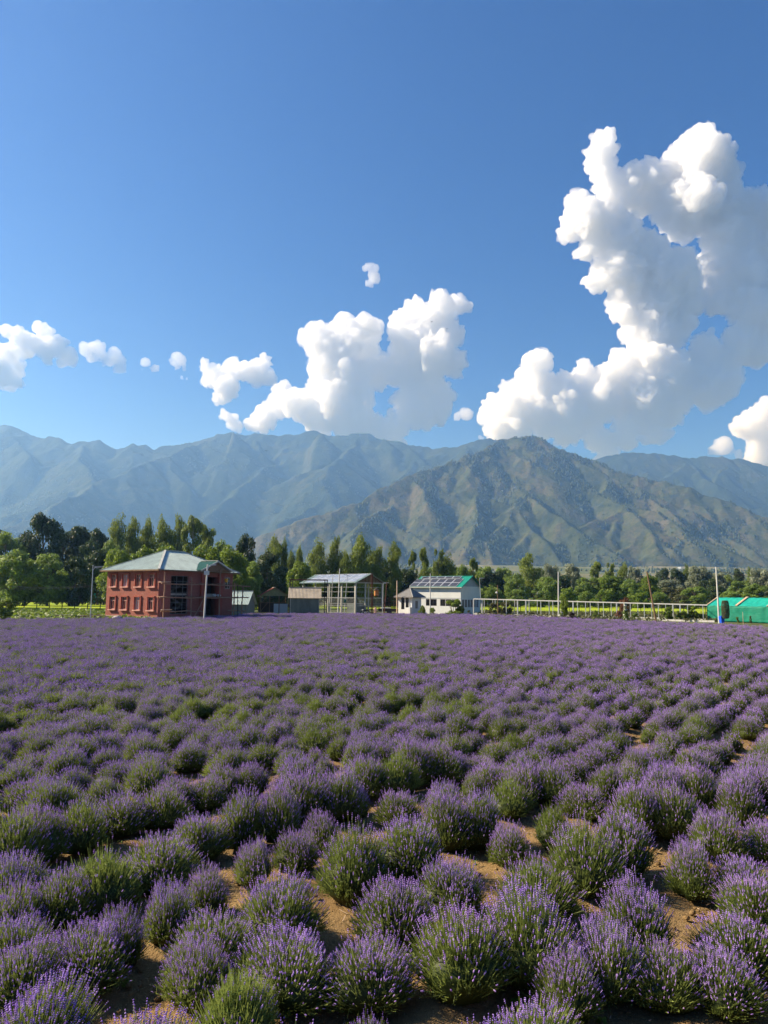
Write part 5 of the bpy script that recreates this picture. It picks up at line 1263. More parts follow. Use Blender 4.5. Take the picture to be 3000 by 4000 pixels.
tree('open', 2, 800, 2045, 258, 120, 'leaning loose-crowned tree after the last left poplar', 'left poplar row')
g2 = 'leafy trees behind the brick building'
tree('round', 2, 60, 2148, 176, 210, 'broad green tree low at the left edge above the paddy', g2)
tree('round', 3, 185, 2158, 178, 180, 'broad green tree under the leftmost tall dark crown', g2)
tree('dark', 1, 290, 2180, 182, 150, 'shaded tree left of the grey lamp post', g2)
tree('dark', 2, 380, 2150, 200, 150, 'deep-shaded tree directly behind the grey lamp post', g2)
tree('bright', 1, 455, 2150, 150, 150, 'bright walnut-like tree behind the left corner of the brick building', g2)
tree('bright', 2, 550, 2140, 158, 170, 'bright green tree rising over the left roof slope', g2)
tree('bright', 3, 640, 2136, 162, 150, 'bright green tree hidden behind the roof apex', g2)
tree('bright', 1, 810, 2138, 150, 190, 'bright rounded tree above the porch gable', g2)
tree('bright', 2, 905, 2142, 146, 170, 'bright rounded tree right of the green roof', g2)
tree('dark', 3, 955, 2092, 200, 105, 'dark oval tree standing above the bright trees right of the roof', g2)
tree('round', 1, 960, 2190, 158, 140, 'green tree behind the small green-roofed shed', g2)
tree('dark', 1, 1040, 2160, 172, 130, 'dark tree behind the timber shelter', g2)
g3 = 'poplars along the middle of the valley'
tree('poplar', 3, 1066, 2092, 220, 92, 'broad poplar above the timber shelter', g3)
tree('slim', 1, 1104, 2100, 222, 48, 'slim poplar leaning on the broad one above the shelter', g3)
tree('slim', 2, 1132, 2148, 226, 52, 'small dark poplar standing alone above the grey shed', g3)
tree('slim', 3, 1168, 2130, 224, 46, 'small slender poplar right of the lone dark one', g3)
tree('bright', 3, 1170, 2196, 190, 120, 'bright bushy tree behind the dark steel portal', g3)
tree('poplar', 1, 1236, 2105, 214, 84, 'oval poplar left of the tall pale pole', g3)
tree('poplar', 2, 1313, 2091, 216, 70, 'tall poplar directly above the open hall roof', g3)
tree('slim', 1, 1346, 2150, 212, 60, 'shorter pale poplar between two tall ones over the hall', g3)
tree('poplar', 3, 1404, 2085, 214, 104, 'widest and tallest poplar in the middle of the picture', g3)
tree('poplar', 1, 1446, 2140, 220, 64, 'shorter poplar touching the widest middle poplar', g3)
tree('poplar', 2, 1480, 2130, 216, 70, 'bright poplar above the gable end of the open hall', g3)
tree('poplar', 3, 1539, 2110, 218, 68, 'dark-footed poplar above the tan pole', g3)
tree('dark', 2, 1590, 2225, 230, 120, 'low dark tree behind the kiosk', g3)
tree('open', 1, 1612, 2150, 250, 50, 'thin see-through poplar left of the white building roof', g3)
tree('open', 2, 1655, 2135, 252, 60, 'thin tall poplar over the left end of the solar roof', g3)
tree('slim', 2, 1660, 2205, 214, 60, 'bright short poplar touching the solar roof', g3)
tree('open', 3, 1712, 2140, 236, 70, 'left stem of the airy poplar pair above the solar roof', g3)
tree('poplar', 1, 1748, 2162, 238, 90, 'right fuller poplar of the pair above the solar roof', g3)
tree('round', 2, 1800, 2205, 260, 90, 'round green tree over the right end of the solar roof', g3)
tree('open', 1, 1848, 2178, 268, 60, 'slight tree with a tufted top above the gable', g3)
g4 = 'trees in the belt behind the trellis'
tree('silver', 1, 1835, 2215, 280, 60, 'small silvery tree beside the tufted one', g4)
tree('round', 3, 1893, 2210, 300, 110, 'round green tree right of the white building', g4)
tree('round', 1, 1965, 2215, 310, 100, 'mid-green tree between the white building and the tall poplar', g4)
tree('poplar', 2, 2068, 2156, 300, 100, 'tallest leafy poplar of the right-hand belt', g4)
tree('round', 2, 2018, 2240, 290, 110, 'bushy tree at the foot of the tallest right-hand poplar', g4)
tree('silver', 2, 2150, 2192, 320, 90, 'silvery willow just right of the tallest right-hand poplar', g4)
tree('round', 3, 2145, 2250, 288, 130, 'dense green tree behind the pole and vase-shaped shrub', g4)
tree('silver', 3, 2240, 2198, 322, 100, 'pale silvery willow right of the white pole', g4)
tree('open', 2, 2330, 2190, 310, 70, 'loose tree with two tufts above the trellis middle', g4)
tree('round', 1, 2300, 2255, 285, 130, 'broad green tree behind the middle of the trellis', g4)
tree('open', 3, 2386, 2195, 312, 60, 'thin spreading tree right of the two-tufted one', g4)
tree('bright', 1, 2380, 2250, 284, 130, 'fresh green tree behind the tall flowering plant', g4)
tree('slim', 3, 2440, 2195, 318, 56, 'dark slim tree left of the leaning wooden pole', g4)
tree('silver', 1, 2478, 2210, 316, 80, 'silvery bush-headed tree touching the leaning pole top', g4)
tree('round', 2, 2462, 2262, 280, 120, 'green tree with big leaves left of the leaning pole', g4)
tree('bright', 2, 2540, 2248, 286, 120, 'light green tree right of the leaning wooden pole', g4)
tree('dark', 3, 2592, 2222, 420, 80, 'first dark round tree of the trio above the belt', g4)
tree('dark', 1, 2645, 2224, 424, 80, 'second dark round tree of the trio above the belt', g4)
tree('slim', 1, 2686, 2202, 426, 44, 'dark pointed tree beside the dark round trio', g4)
tree('silver', 2, 2612, 2256, 300, 140, 'pale flat-topped tree below the dark trio', g4)
tree('olive', 1, 2640, 2290, 270, 150, 'olive brown tree left of the net tunnel', g4)
tree('silver', 3, 2738, 2208, 300, 130, 'large pale willow left of the tall white pole', g4)
tree('round', 3, 2715, 2290, 262, 120, 'green tree above the left end of the net tunnel', g4)
tree('silver', 1, 2812, 2232, 310, 90, 'pale tree just right of the tall white pole', g4)
tree('dark', 2, 2800, 2290, 270, 110, 'deep green tree behind the topiary and tunnel', g4)
tree('slim', 2, 2850, 2240, 320, 60, 'greyish upright tree between pale willow and dark crown', g4)
tree('dark', 3, 2888, 2225, 340, 60, 'small dark crown near the right end of the belt', g4)
tree('round', 1, 2890, 2268, 280, 120, 'mid-green tree above the tunnel middle', g4)
tree('slim', 3, 2934, 2214, 310, 44, 'pale columnar tree near the right edge', g4)
tree('silver', 2, 2975, 2210, 300, 100, 'silvery willow at the right edge', g4)
tree('round', 2, 2965, 2280, 268, 120, 'green leafy tree above the tunnel by the right edge', g4)
tree('silver', 3, 3050, 2235, 290, 110, 'silvery tree cut by the right edge', g4)
g5 = 'bushes in front of the right-hand tree belt'
for i, (px, top, w, k, l) in enumerate(((1930, 2290, 110, 'shrub', 'rounded bush left of the brown wooden post'), (1905, 2310, 60, 'bshrub', 'yellow-green bush beside the corner lamp post'), (2015, 2300, 110, 'shrub', 'low dense bush under the tallest right-hand poplar'),
      (2110, 2295, 110, 'shrub', 'dense bush left of the white pole by the vase shrub'), (2215, 2290, 110, 'bshrub', 'fresh bush above the vase-shaped shrub'), (2290, 2300, 100, 'shrub', 'dark-bottomed bush behind the trellis middle'),
      (2350, 2300, 90, 'bshrub', 'bright bush above the trellis, left of the reddish shrub'), (2500, 2300, 90, 'gshrub', 'large-leaved bush touching the leaning pole'), (2580, 2310, 100, 'shrub', 'bush right of the leaning pole above the trellis'),
      (2660, 2320, 90, 'olive', 'olive bush above the right end of the trellis'), (2850, 2310, 110, 'shrub', 'dark bush behind the topiary'), (2930, 2310, 100, 'gshrub', 'leafy bush behind the tunnel near the edge'))):
    tree(k, 1 + i % 2, px, top, 255 + 4 * (i % 3), w, l, g5, 'bush', 'bush')

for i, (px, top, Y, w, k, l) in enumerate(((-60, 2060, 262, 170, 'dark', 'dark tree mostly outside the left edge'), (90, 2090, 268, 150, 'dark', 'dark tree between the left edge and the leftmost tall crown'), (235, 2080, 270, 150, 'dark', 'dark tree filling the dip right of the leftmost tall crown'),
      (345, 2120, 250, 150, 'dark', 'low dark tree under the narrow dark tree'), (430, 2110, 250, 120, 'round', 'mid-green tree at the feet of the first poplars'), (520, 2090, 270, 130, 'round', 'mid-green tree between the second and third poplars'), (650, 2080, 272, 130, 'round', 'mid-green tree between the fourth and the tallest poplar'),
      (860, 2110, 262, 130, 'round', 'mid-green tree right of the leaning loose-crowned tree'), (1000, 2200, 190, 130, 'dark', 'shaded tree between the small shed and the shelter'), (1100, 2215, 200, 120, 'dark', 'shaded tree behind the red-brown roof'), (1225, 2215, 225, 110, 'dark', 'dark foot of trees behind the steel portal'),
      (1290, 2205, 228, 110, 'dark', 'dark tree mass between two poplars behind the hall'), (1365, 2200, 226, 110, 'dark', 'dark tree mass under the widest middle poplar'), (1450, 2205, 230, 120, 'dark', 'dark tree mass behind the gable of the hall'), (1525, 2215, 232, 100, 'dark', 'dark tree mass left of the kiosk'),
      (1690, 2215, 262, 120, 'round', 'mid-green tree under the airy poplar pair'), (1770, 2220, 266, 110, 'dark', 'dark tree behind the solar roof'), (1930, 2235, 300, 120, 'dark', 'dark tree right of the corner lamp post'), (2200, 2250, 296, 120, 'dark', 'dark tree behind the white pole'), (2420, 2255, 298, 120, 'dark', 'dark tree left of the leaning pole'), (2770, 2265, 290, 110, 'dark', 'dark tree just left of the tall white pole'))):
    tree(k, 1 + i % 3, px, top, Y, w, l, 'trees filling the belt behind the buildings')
for i, (px, Y) in enumerate(((-40, 266), (60, 267), (150, 268), (245, 267), (330, 268), (420, 266), (520, 264), (1000, 205), (1090, 208), (1200, 240), (1290, 242), (1380, 241), (1470, 243), (1550, 244))):  # dark filler bushes stand in for the shade under the trees
    tree('darkshrub', 1 + i % 2, px, 2262 + (i * 37) % 22, Y, 140, 'dark bush added as shade under the trees, ' + ('at the left edge', 'second from the left edge', 'third from the left edge', 'fourth from the left edge', 'left of the grey lamp post', 'between lamp post and brick building', 'behind the brick building', 'left of the timber shelter', 'behind the timber shelter', 'left of the tall pale pole', 'behind the tall pale pole', 'behind the open hall', 'at the hall gable', 'left of the kiosk')[i], 'dark bushes added as shade under the trees', 'bush', 'bush')
tree('rust', 1, 2443, 2330, 180, 55, 'reddish brown shrub seen over the trellis beam', None, 'shrub', 'shrub')
tree('shrub', 2, 8, 2318, 86, 130, 'leafy green bush cut by the left edge beside the paddy', None, 'shrub', 'shrub')
tree('gshrub', 2, 1775, 2328, 134, 92, 'bright large-leaved bush in front of the white building', None, 'shrub', 'shrub')
tree('bshrub', 1, 1648, 2362, 134, 34, 'small upright plant at the right foot of the kiosk', None, 'shrub', 'shrub')
tree('shrub', 1, 1690, 2372, 135, 28, 'small dark plant at the foot of the white pole', None, 'shrub', 'shrub')
tree('olive', 2, 1832, 2382, 136, 20, 'tiny round bush by the corner of the white building', None, 'shrub', 'shrub')
tree('olive', 1, 1935, 2352, 142, 64, 'left half of the olive shrub pair behind the trellis', 'olive shrub pair', 'shrub', 'shrub')
tree('olive', 2, 1978, 2346, 143, 70, 'right darker half of the olive shrub pair behind the trellis', 'olive shrub pair', 'shrub', 'shrub')
tree('vase', 1, 2203, 2322, 119, 62, 'bright green vase-shaped shrub in front of the white pole', None, 'shrub', 'shrub')
tree('purple', 1, 2234, 2390, 117, 34, 'dark purple clipped ball bush beside the vase-shaped shrub', None, 'shrub', 'shrub')
tree('topiary', 1, 2834, 2346, 110, 29, 'brown-green clipped column topiary on a short stem beside the bin', None, 'topiary_tree', 'topiary')
for i, (px, top, w, k, l) in enumerate(((2330, 2382, 40, 'bshrub', 'yellow-green plant behind the trellis, left of the tall flowering plant'), (2420, 2378, 40, 'rust', 'low reddish plant left of the tall flowering plant'), (2610, 2370, 50, 'gshrub', 'bright leafy plant inside the right part of trellis'),
      (2660, 2380, 60, 'shrub', 'dark plant inside the trellis near its right end'), (2700, 2368, 60, 'gshrub', 'yellowish vegetable plant beside the tunnel corner'), (2735, 2392, 50, 'shrub', 'low dark plant at the foot of the tunnel corner'),
      (2480, 2392, 34, 'shrub', 'small bush right of the tall flowering plant'), (2880, 2406, 14, 'shrub', 'small plant left of the garden stake'), (2930, 2404, 13, 'olive', 'small dark conifer-like plant right of the garden stake'), (2075, 2388, 40, 'olive', 'small olive tuft between trellis posts'), (2260, 2398, 22, 'bshrub', 'tiny plant right of the purple ball bush'))):
    tree(k, 1 + i % 2, px, top, 112 if px > 2800 else 122, w, l, 'plants around the trellis', 'garden_plant', 'plant')
def hollyhock(px, Y, top, label, seed):
    rg = np.random.default_rng(seed); h = Zat(px, top, Y); r = empty('flowering_plant', (X(px, Y), Y, 0), 0, label, 'plant')
    m = MB()
    for i in range(4): m.tube([(rg.normal(0, .1), rg.normal(0, .1), 0), (rg.normal(0, .15), rg.normal(0, .15), h * rg.uniform(0.8, 1))], [0.03, 0.012], 5)
    m.build('stems', M['leaf_stem'], r)
    n = 420; z = rg.uniform(0.1, h, n); a = rg.uniform(0, 6.28, n); rr = rg.uniform(0.05, 0.55, n) * np.clip(1.15 - z / h, 0.25, 1)
    c = np.stack([rr*np.cos(a), rr*np.sin(a), z], 1); nr = np.stack([np.cos(a), np.sin(a), 0.6 + 0 * a], 1) + rg.normal(size=(n, 3)) * 0.4; nr /= np.linalg.norm(nr, axis=1)[:, None]
    V, Fq = leaf_quads(c, nr, 0.16 * rg.uniform(0.6, 1.3, n), rg); link('leaves', mesh_np('leaves', V, Fq, 4, [M['leaf_bright']], tint=np.repeat(rg.uniform(0, .8, n), 4)), r)
    V, Fq = leaf_quads(c[:60] + nr[:60] * 0.12, nr[:60], 0.13 * rg.uniform(0.6, 1.2, 60), rg); link('blossoms', mesh_np('blossoms', V, Fq, 4, [M['white_paint']]), r)
M['leaf_stem'] = worn('green_stem', (0.10, 0.15, 0.04), 0.8)
hollyhock(2443, 117, 2358, 'tall plant with white blossoms standing against the trellis', 3)
hollyhock(2192, 116, 2388, 'low yellow-flowered plant at the foot of the vase-shaped shrub', 5)
# weeds on the strip between the field and the left fence
def weeds():
    rg = np.random.default_rng(17); n = 17000
    px = rg.uniform(-200, 640, n); Y = rg.uniform(84, 146, n); x = (px - 1500) / F * Y
    ok = Y > field_far(x) + 1.0; x, Y = x[ok], Y[ok]; n = len(x)
    clump = np.clip(0.5 + fbm2(x, Y, 4, 3, 5), 0.1, 1)
    c = np.stack([x, Y, rg.uniform(0.05, 0.75, n) * clump], 1); nr = rg.normal(size=(n, 3)) * 0.6 + np.array((-0.2, -0.3, 0.7)); nr /= np.linalg.norm(nr, axis=1)[:, None]
    V, Fq = leaf_quads(c, nr, rg.uniform(0.14, 0.34, n), rg)
    tag(link('weeds', mesh_np('weeds', V, Fq, 4, [M['leaf_bright']], tint=np.repeat(np.clip(rg.uniform(0, .7, n) + 0.3 * fbm2(x, Y, 9, 2, 6), 0, 1), 4))), 'knee-high weeds and vegetables between the lavender and the left fence', None, None, 'stuff')
    n = 16000; px = rg.uniform(1860, 2790, n); Y = rg.uniform(118, 185, n); x = (px - 1500) / F * Y
    c = np.stack([x, Y, rg.uniform(0.03, 0.5, n)], 1); nr = rg.normal(size=(n, 3)) * 0.6 + np.array((-0.2, -0.3, 0.7)); nr /= np.linalg.norm(nr, axis=1)[:, None]
    keep = (fbm2(x, Y, 8, 3, 9) > -0.12) & (Y > field_far(x) + 10); c, nr = c[keep], nr[keep]; n = len(c)
    V, Fq = leaf_quads(c, nr, rg.uniform(0.12, 0.3, n), rg)
    tag(link('weeds', mesh_np('weeds', V, Fq, 4, [M['leaf_olive']], tint=np.repeat(rg.uniform(0, 1, n), 4))), 'low grass and weeds around and behind the trellis', None, None, 'stuff')
weeds()
# ------------------------------------------------------------------ lavender
def lavender(seed, bloom, nst, nleaf, hvar=0.095):
    """one bush: about 1 m across and 0.62 m tall; returns (foliage V,F,tint),(flower V,F,tint)"""
    rg = np.random.default_rng(seed)
    R, H = 0.5, 0.46                                # leafy body; the flower stalks stand above it
    lob = rg.uniform(0, 6.28, 3)
    def lobes(a): return 1 + 0.13 * np.sin(2 * a + lob[0]) + 0.11 * np.sin(3 * a + lob[1]) + 0.07 * np.sin(5 * a + lob[2])
    # stems leave the woody middle, swing out and rise to a rounded dome
    a = rg.uniform(0, 2*math.pi, nst); q = np.sqrt(rg.uniform(0, 1, nst)); lb = lobes(a)
    tr = R * q ** 0.92 * lb; hz = 0.60 * (1 - 0.64 * q ** 3.0) * rg.normal(1, hvar, nst) * (0.97 + 0.22 * fbm2(np.cos(a) * q, np.sin(a) * q, 0.42, 2, seed))
    tip = np.stack([tr * np.cos(a), tr * np.sin(a), hz], 1) + rg.normal(0, 0.022, (nst, 3)) * (1 + 2.2 * (rg.uniform(0, 1, (nst, 1)) < 0.06))
    b = np.stack([0.26 * tr * np.cos(a), 0.26 * tr * np.sin(a), np.full(nst, 0.0)], 1)
    mid = np.stack([0.68 * tr * np.cos(a), 0.68 * tr * np.sin(a), hz * 0.54], 1)
    L = np.linalg.norm(tip - b, axis=1); d = (mid - b); d /= np.linalg.norm(d, axis=1)[:, None]; d2 = tip - mid; d2 /= np.linalg.norm(d2, axis=1)[:, None]
    FV, FF, FT = [], [], []; nv = 0
    # stalks as thin three-sided strips
    sd = np.cross(d2, rg.normal(size=(nst, 3))); sd /= np.linalg.norm(sd, axis=1)[:, None]; w = 0.0028
    lowp = mid
    V = np.stack([lowp - sd * w, lowp + sd * w, tip + sd * w * .7, tip - sd * w * .7], 1).reshape(-1, 3); FV.append(V); FF.append(np.arange(4*nst).reshape(-1, 4)); FT.append(np.repeat(rg.uniform(0.35, 0.9, nst), 4)); nv += len(V)
    # leaves: narrow blades pointing up and out along the stems
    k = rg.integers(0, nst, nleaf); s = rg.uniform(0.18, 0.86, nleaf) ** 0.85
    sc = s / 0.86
    c = np.where((sc < 0.5)[:, None], b[k] + (mid[k] - b[k]) * np.minimum(sc * 2, 1)[:, None], mid[k] + (tip[k] - mid[k]) * ((sc - 0.5) * 1.3)[:, None]) + rg.normal(0, 0.018, (nleaf, 3))
    c[:, 2] = np.maximum(c[:, 2], 0.02)
    ld = d2[k] * 0.8 + rg.normal(0, 0.45, (nleaf, 3)); ld[:, 2] = np.abs(ld[:, 2]); ld /= np.linalg.norm(ld, axis=1)[:, None]
    sw = np.cross(ld, rg.normal(size=(nleaf, 3))); sw /= np.linalg.norm(sw, axis=1)[:, None]
    ll = rg.uniform(0.022, 0.042, nleaf)[:, None]; lw = rg.uniform(0.0040, 0.0075, nleaf)[:, None]
    V = np.stack([c - ld * ll, c + sw * lw, c + ld * ll, c - sw * lw], 1).reshape(-1, 3)
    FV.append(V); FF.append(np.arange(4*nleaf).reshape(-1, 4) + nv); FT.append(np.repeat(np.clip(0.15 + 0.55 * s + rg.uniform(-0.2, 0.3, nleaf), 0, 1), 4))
    # dark closed core added in the dense foliage to block light and deepen shade
    core = ICO_S.copy(); ca = np.arctan2(core[:, 1], core[:, 0]); lump = 1 + 0.22 * fbm(core * 2.6 + seed, 3, seed)
    core = np.stack([core[:, 0] * R * 0.82 * lobes(ca) * lump, core[:, 1] * R * 0.82 * lobes(ca) * lump, np.maximum(core[:, 2], -0.45) * 0.27 * lump + 0.17], 1)
    core[:, :2] *= np.interp(core[:, 2], [0.0, 0.2, 0.5], [0.72, 1.0, 0.95])[:, None]
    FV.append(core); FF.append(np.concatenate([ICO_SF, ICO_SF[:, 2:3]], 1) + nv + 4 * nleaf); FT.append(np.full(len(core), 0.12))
    fol = (np.vstack(FV), np.vstack(FF), np.concatenate(FT))
    # flower spikes: stacked whorls, each a small faceted bead
    fl = rg.uniform(0, 1, nst) < bloom * np.clip(1.10 - 0.98 * q ** 2.3, 0, 1); ns = int(fl.sum()); T = tip[fl]; D = d2[fl]; nw = 3
    oct_ = np.array([(1,0,0),(0,1,0),(-1,0,0),(0,-1,0),(0,0,1),(0,0,-1)], float); octf = np.array([(0,1,4),(1,2,4),(2,3,4),(3,0,4),(1,0,5),(2,1,5),(3,2,5),(0,3,5)])
    U = np.cross(D, rg.normal(size=(ns, 3))); U /= np.linalg.norm(U, axis=1)[:, None]; W_ = np.cross(D, U)
    spl = rg.uniform(0.022, 0.040, ns); VV, FFl, TT = [], [], []; base = 0; st = rg.uniform(0, 1, ns)
    for j in range(nw):
        cen = T + D * (spl * (j / (nw - 1) - 0.15))[:, None]; rad = rg.uniform(0.0062, 0.0095, ns) * (1.0 if j < nw - 1 else 0.72) * (1.0 if j else 0.8); hz = spl / nw * 0.58
        V = cen[:, None] + oct_[None, :, 0:1] * (U * rad[:, None])[:, None] + oct_[None, :, 1:2] * (W_ * rad[:, None])[:, None] + oct_[None, :, 2:3] * (D * hz[:, None])[:, None]
        VV.append(V.reshape(-1, 3)); FFl.append((octf[None] + (base + np.arange(ns) * 6)[:, None, None]).reshape(-1, 3)); base += ns * 6
        TT.append(np.repeat(np.clip(0.25 + 0.6 * st + rg.uniform(-0.22, 0.22, ns), 0, 1), 6))
    return fol, (np.vstack(VV), np.vstack(FFl), np.concatenate(TT))

KINDS = [  # seed, share of stalks in bloom, stalks, leaves
    (101, 0.98, 1350, 6600), (102, 0.95, 1400, 6800), (103, 0.72, 1250, 7200), (104, 0.86, 1300, 7000), (105, 0.45, 1100, 7600), (106, 0.16, 900, 8000), (107, 1.0, 1450, 6400), (108, 0.6, 1200, 7400)]
LAV = []; lav_far = bpy.data.collections.new('lavender_far_bushes')
for i, (sd, bl, ns, nl) in enumerate(KINDS):
    (v1, f1, t1), (v2, f2, t2) = lavender(sd, bl, ns, nl)
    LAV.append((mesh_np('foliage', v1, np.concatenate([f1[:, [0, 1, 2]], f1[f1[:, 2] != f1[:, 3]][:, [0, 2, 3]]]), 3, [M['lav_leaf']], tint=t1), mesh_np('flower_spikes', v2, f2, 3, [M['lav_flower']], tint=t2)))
    # far version: fewer, slightly larger pieces, one mesh
    (v1, f1, t1), (v2, f2, t2) = lavender(sd + 50, bl, 460, 1800)
    nq = len(v1) - len(ICO_S); c = v1[:nq].reshape(-1, 4, 3).mean(1, keepdims=True); v1[:nq] = (c + (v1[:nq].reshape(-1, 4, 3) - c) * 1.25).reshape(-1, 3)
    c = v2.reshape(-1, 6, 3).mean(1, keepdims=True); v2 = (c + (v2.reshape(-1, 6, 3) - c) * 1.75).reshape(-1, 3)
    q = f1; tri = np.concatenate([q[:, [0, 1, 2]], q[q[:, 2] != q[:, 3]][:, [0, 2, 3]]]); 
    me = mesh_np('far_bush', np.vstack([v1, v2]), np.vstack([tri, f2 + len(v1)]), 3, [M['lav_leaf'], M['lav_flower']], matidx=np.concatenate([np.zeros(len(tri), int), np.ones(len(f2), int)]), tint=np.concatenate([t1, t2]))
    lav_far.objects.link(bpy.data.objects.new('far_bush', me))
U_ROW = np.array((0.582, 0.813)); N_ROW = np.array((0.813, -0.582)); ROW0, ROWS = -2.43, 0.94
# bushes close enough to be drawn one by one: x, bottom, width, top in the strip of the photograph below y = 2400 (1 unit = 1.808 px), kind
NEAR = [(110,905,290,730,0),(30,830,160,690,3),(245,805,118,680,6),(70,745,210,585,2),(215,690,190,530,5),(335,630,180,500,2),(425,560,130,450,3),(360,745,120,600,0),(440,690,110,585,6),(450,838,215,690,2),(600,765,200,590,3),(612,905,250,715,0),(420,895,160,830,1),
 (545,612,92,530,6),(640,585,100,510,0),(690,535,90,465,1),(560,530,175,385,1),(690,480,190,350,3),(765,460,80,400,0),(760,655,175,480,4),(880,610,180,455,2),(850,772,190,595,1),(975,690,150,550,0),(800,905,210,765,0),(1000,890,240,660,2),(1140,860,240,620,2),
 (1160,705,190,555,4),(1260,640,170,470,4),(1345,600,150,450,2),(1100,568,105,468,0),(1200,530,100,430,5),(1000,540,175,395,2),(1260,462,108,383,6),(1160,440,150,330,2),(1100,460,120,370,5),(1415,515,170,375,2),(1470,460,150,335,3),(1495,640,98,508,0),(1550,558,105,440,0),(1600,480,95,360,6),(1640,420,90,340,0),
 (1375,800,165,608,6),(1315,880,170,690,0),(1225,915,150,800,6),(1610,665,140,555,1),(1605,830,190,690,2),(1640,720,160,600,3),(1500,925,260,825,1),(1660,560,120,470,1),(120,560,190,420,4),(20,590,140,440,4),(300,500,190,390,2),(410,450,150,360,2),(510,420,140,330,1),(20,680,150,540,1),
 (820,420,170,310,5),(920,390,150,280,2),(1010,380,130,330,0),(860,480,110,395,3)]
bush = []                                            # x, y, radius, height, kind, turn
for (x, yb, w, yt, k) in NEAR:
    px, pyb, pyt = x * 1.808, 2400 + yb * 1.808, 2400 + yt * 1.808
    g = G(px, pyb); d = Vector((g.x, g.y, 0)).normalized(); rng_ = math.hypot(g.x, g.y)
    R = 0.5 * w * 1.808 / F * rng_ * 0.97; R = min(max(R, 0.26), 0.85)
    c = g + d * R * 0.75
    top = ray(px, pyt); h = CAMH + top[2] / math.hypot(top[0], top[1]) * (math.hypot(c.x, c.y) - 0.1 * R); h = min(max(h, 0.5), 0.95)
    if R > 0.52:                                     # broad clumps are two plants grown together
        sd_ = Vector((d.y, -d.x, 0)) * R * 0.42 + d * R * 0.12
        for q_, kk in ((1, k), (-1, (k + 1) % 4)): cc_ = c + sd_ * q_; bush.append((cc_.x, cc_.y, R * 0.66, h * rng.uniform(0.9, 1.0), kk, rng.uniform(0, 6.28), R * 0.70))
    else: bush.append((c.x, c.y, R, h, k, rng.uniform(0, 6.28), R))
NN = len(bush)
near_xy = np.array([(b[0], b[1], b[2]) for b in bush])
rg = np.random.default_rng(77)
NEARLIM = 2400 + 470 * 1.808
for row in range(-60, 150):
    c0 = ROW0 - ROWS * row
    s = -90.0
    while s < 190:
        s += rg.uniform(0.66, 1.0)
        cc = c0 + rg.normal(0, 0.045); x, y = N_ROW * cc + U_ROW * s
        if y < 3.0 or y > 150: continue
        if abs(x) > 0.60 * y + 3.0: continue
        if y > field_far(x) - 0.3: continue
        z0 = Vector((x, y, 0))
        # within the hand-placed foreground only fill outside the frame
        dpt = (y + 0.0) / math.cos(0); v = np.array((x, y, -CAMH)); cv = CAMROT.T @ v; pxp = 1500 + F * cv[0] / -cv[2]; pyp = 2000 - F * cv[1] / -cv[2]
        if pyp > NEARLIM + 20 and -60 < pxp < 3060 and pyp < 3930: continue
        if len(near_xy) and np.min(np.hypot(near_xy[:, 0] - x, near_xy[:, 1] - y) - near_xy[:, 2]) < 0.22: continue
        nse = float(fbm2(np.array([x]), np.array([y]), 7.0, 3, 21)[0])
        if rg.uniform() < 0.07 + 0.12 * (nse < -0.3): continue
        sm = 1 if rg.uniform() > 0.17 else rg.uniform(0.5, 0.75); R = (rg.uniform(0.33, 0.42) + 0.05 * min(1, max(0, (-cc - 7) / 14))) * sm; RL = R * rg.uniform(1.25, 1.6); h = rg.uniform(0.46, 0.70) * (0.62 + 0.38 * sm) * (0.8 + 0.42 * R)
        u = rg.uniform() + 0.55 * nse
        k = 5 if u < 0.09 else 4 if u < 0.22 else 7 if u < 0.38 else 2 if u < 0.54 else int(rg.choice([0, 1, 3, 6]))
        bush.append((x, y, R, h, k, math.atan2(0.813, 0.582) + rg.normal(0, 0.16) + (math.pi if rg.uniform() < 0.5 else 0), RL))
B = np.array(bush)
dist = np.hypot(B[:, 0], B[:, 1]); cvx = (B[:, 0] / B[:, 1])
inview = (np.abs(cvx) < 0.56); score = np.where(inview, B[:, 2] * B[:, 3] / dist ** 2, 0); score[:NN] += 1.0
order = np.argsort(-score); single = np.zeros(len(B), bool); single[order[:300]] = True
ORD = 'zeroth first second third fourth fifth sixth seventh eighth ninth tenth eleventh twelfth thirteenth fourteenth fifteenth sixteenth seventeenth eighteenth nineteenth'.split()
TENS = {2: 'twenty', 3: 'thirty', 4: 'forty', 5: 'fifty', 6: 'sixty'}
def ordn(i):
    if i < 20: return ORD[i]
    t, u = divmod(i, 10); return (TENS[t] + '-' + ORD[u]) if u else TENS[t][:-1] + 'ieth'
rowk = np.round((ROW0 - (B[:, 0] * N_ROW[0] + B[:, 1] * N_ROW[1])) / ROWS).astype(int); sal = B[:, 0] * U_ROW[0] + B[:, 1] * U_ROW[1]
sel = np.where(single)[0]; rows = sorted(set(rowk[sel])); rank = {}
for ri, rk in enumerate(rows):
    for j, i in enumerate(sorted(sel[rowk[sel] == rk], key=lambda q: sal[q])): rank[i] = (ri + 1, j + 1)
TONE = ['purple', 'violet', 'purple-green', 'purple', 'greenish', 'green', 'densely flowering', 'pale purple']
for i in sel:
    x, y, R, h, k, tr, RL = B[i]; k = int(k); a, b = rank[i]
    size = 'large' if R > 0.56 else 'small' if R < 0.36 else 'mid-sized'
    o = empty('lavender_bush', (x, y, 0.045), tr, f'{size} {TONE[k]} lavender bush, {ordn(b)} from near end of {ordn(a)} row counting from bottom-right corner', 'lavender bush', 'lavender bushes in rows')
    o.scale = (RL / 0.5, R / 0.5, h / 0.62)
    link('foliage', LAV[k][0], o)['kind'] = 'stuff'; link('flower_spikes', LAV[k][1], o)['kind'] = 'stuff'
rest = B[~single]
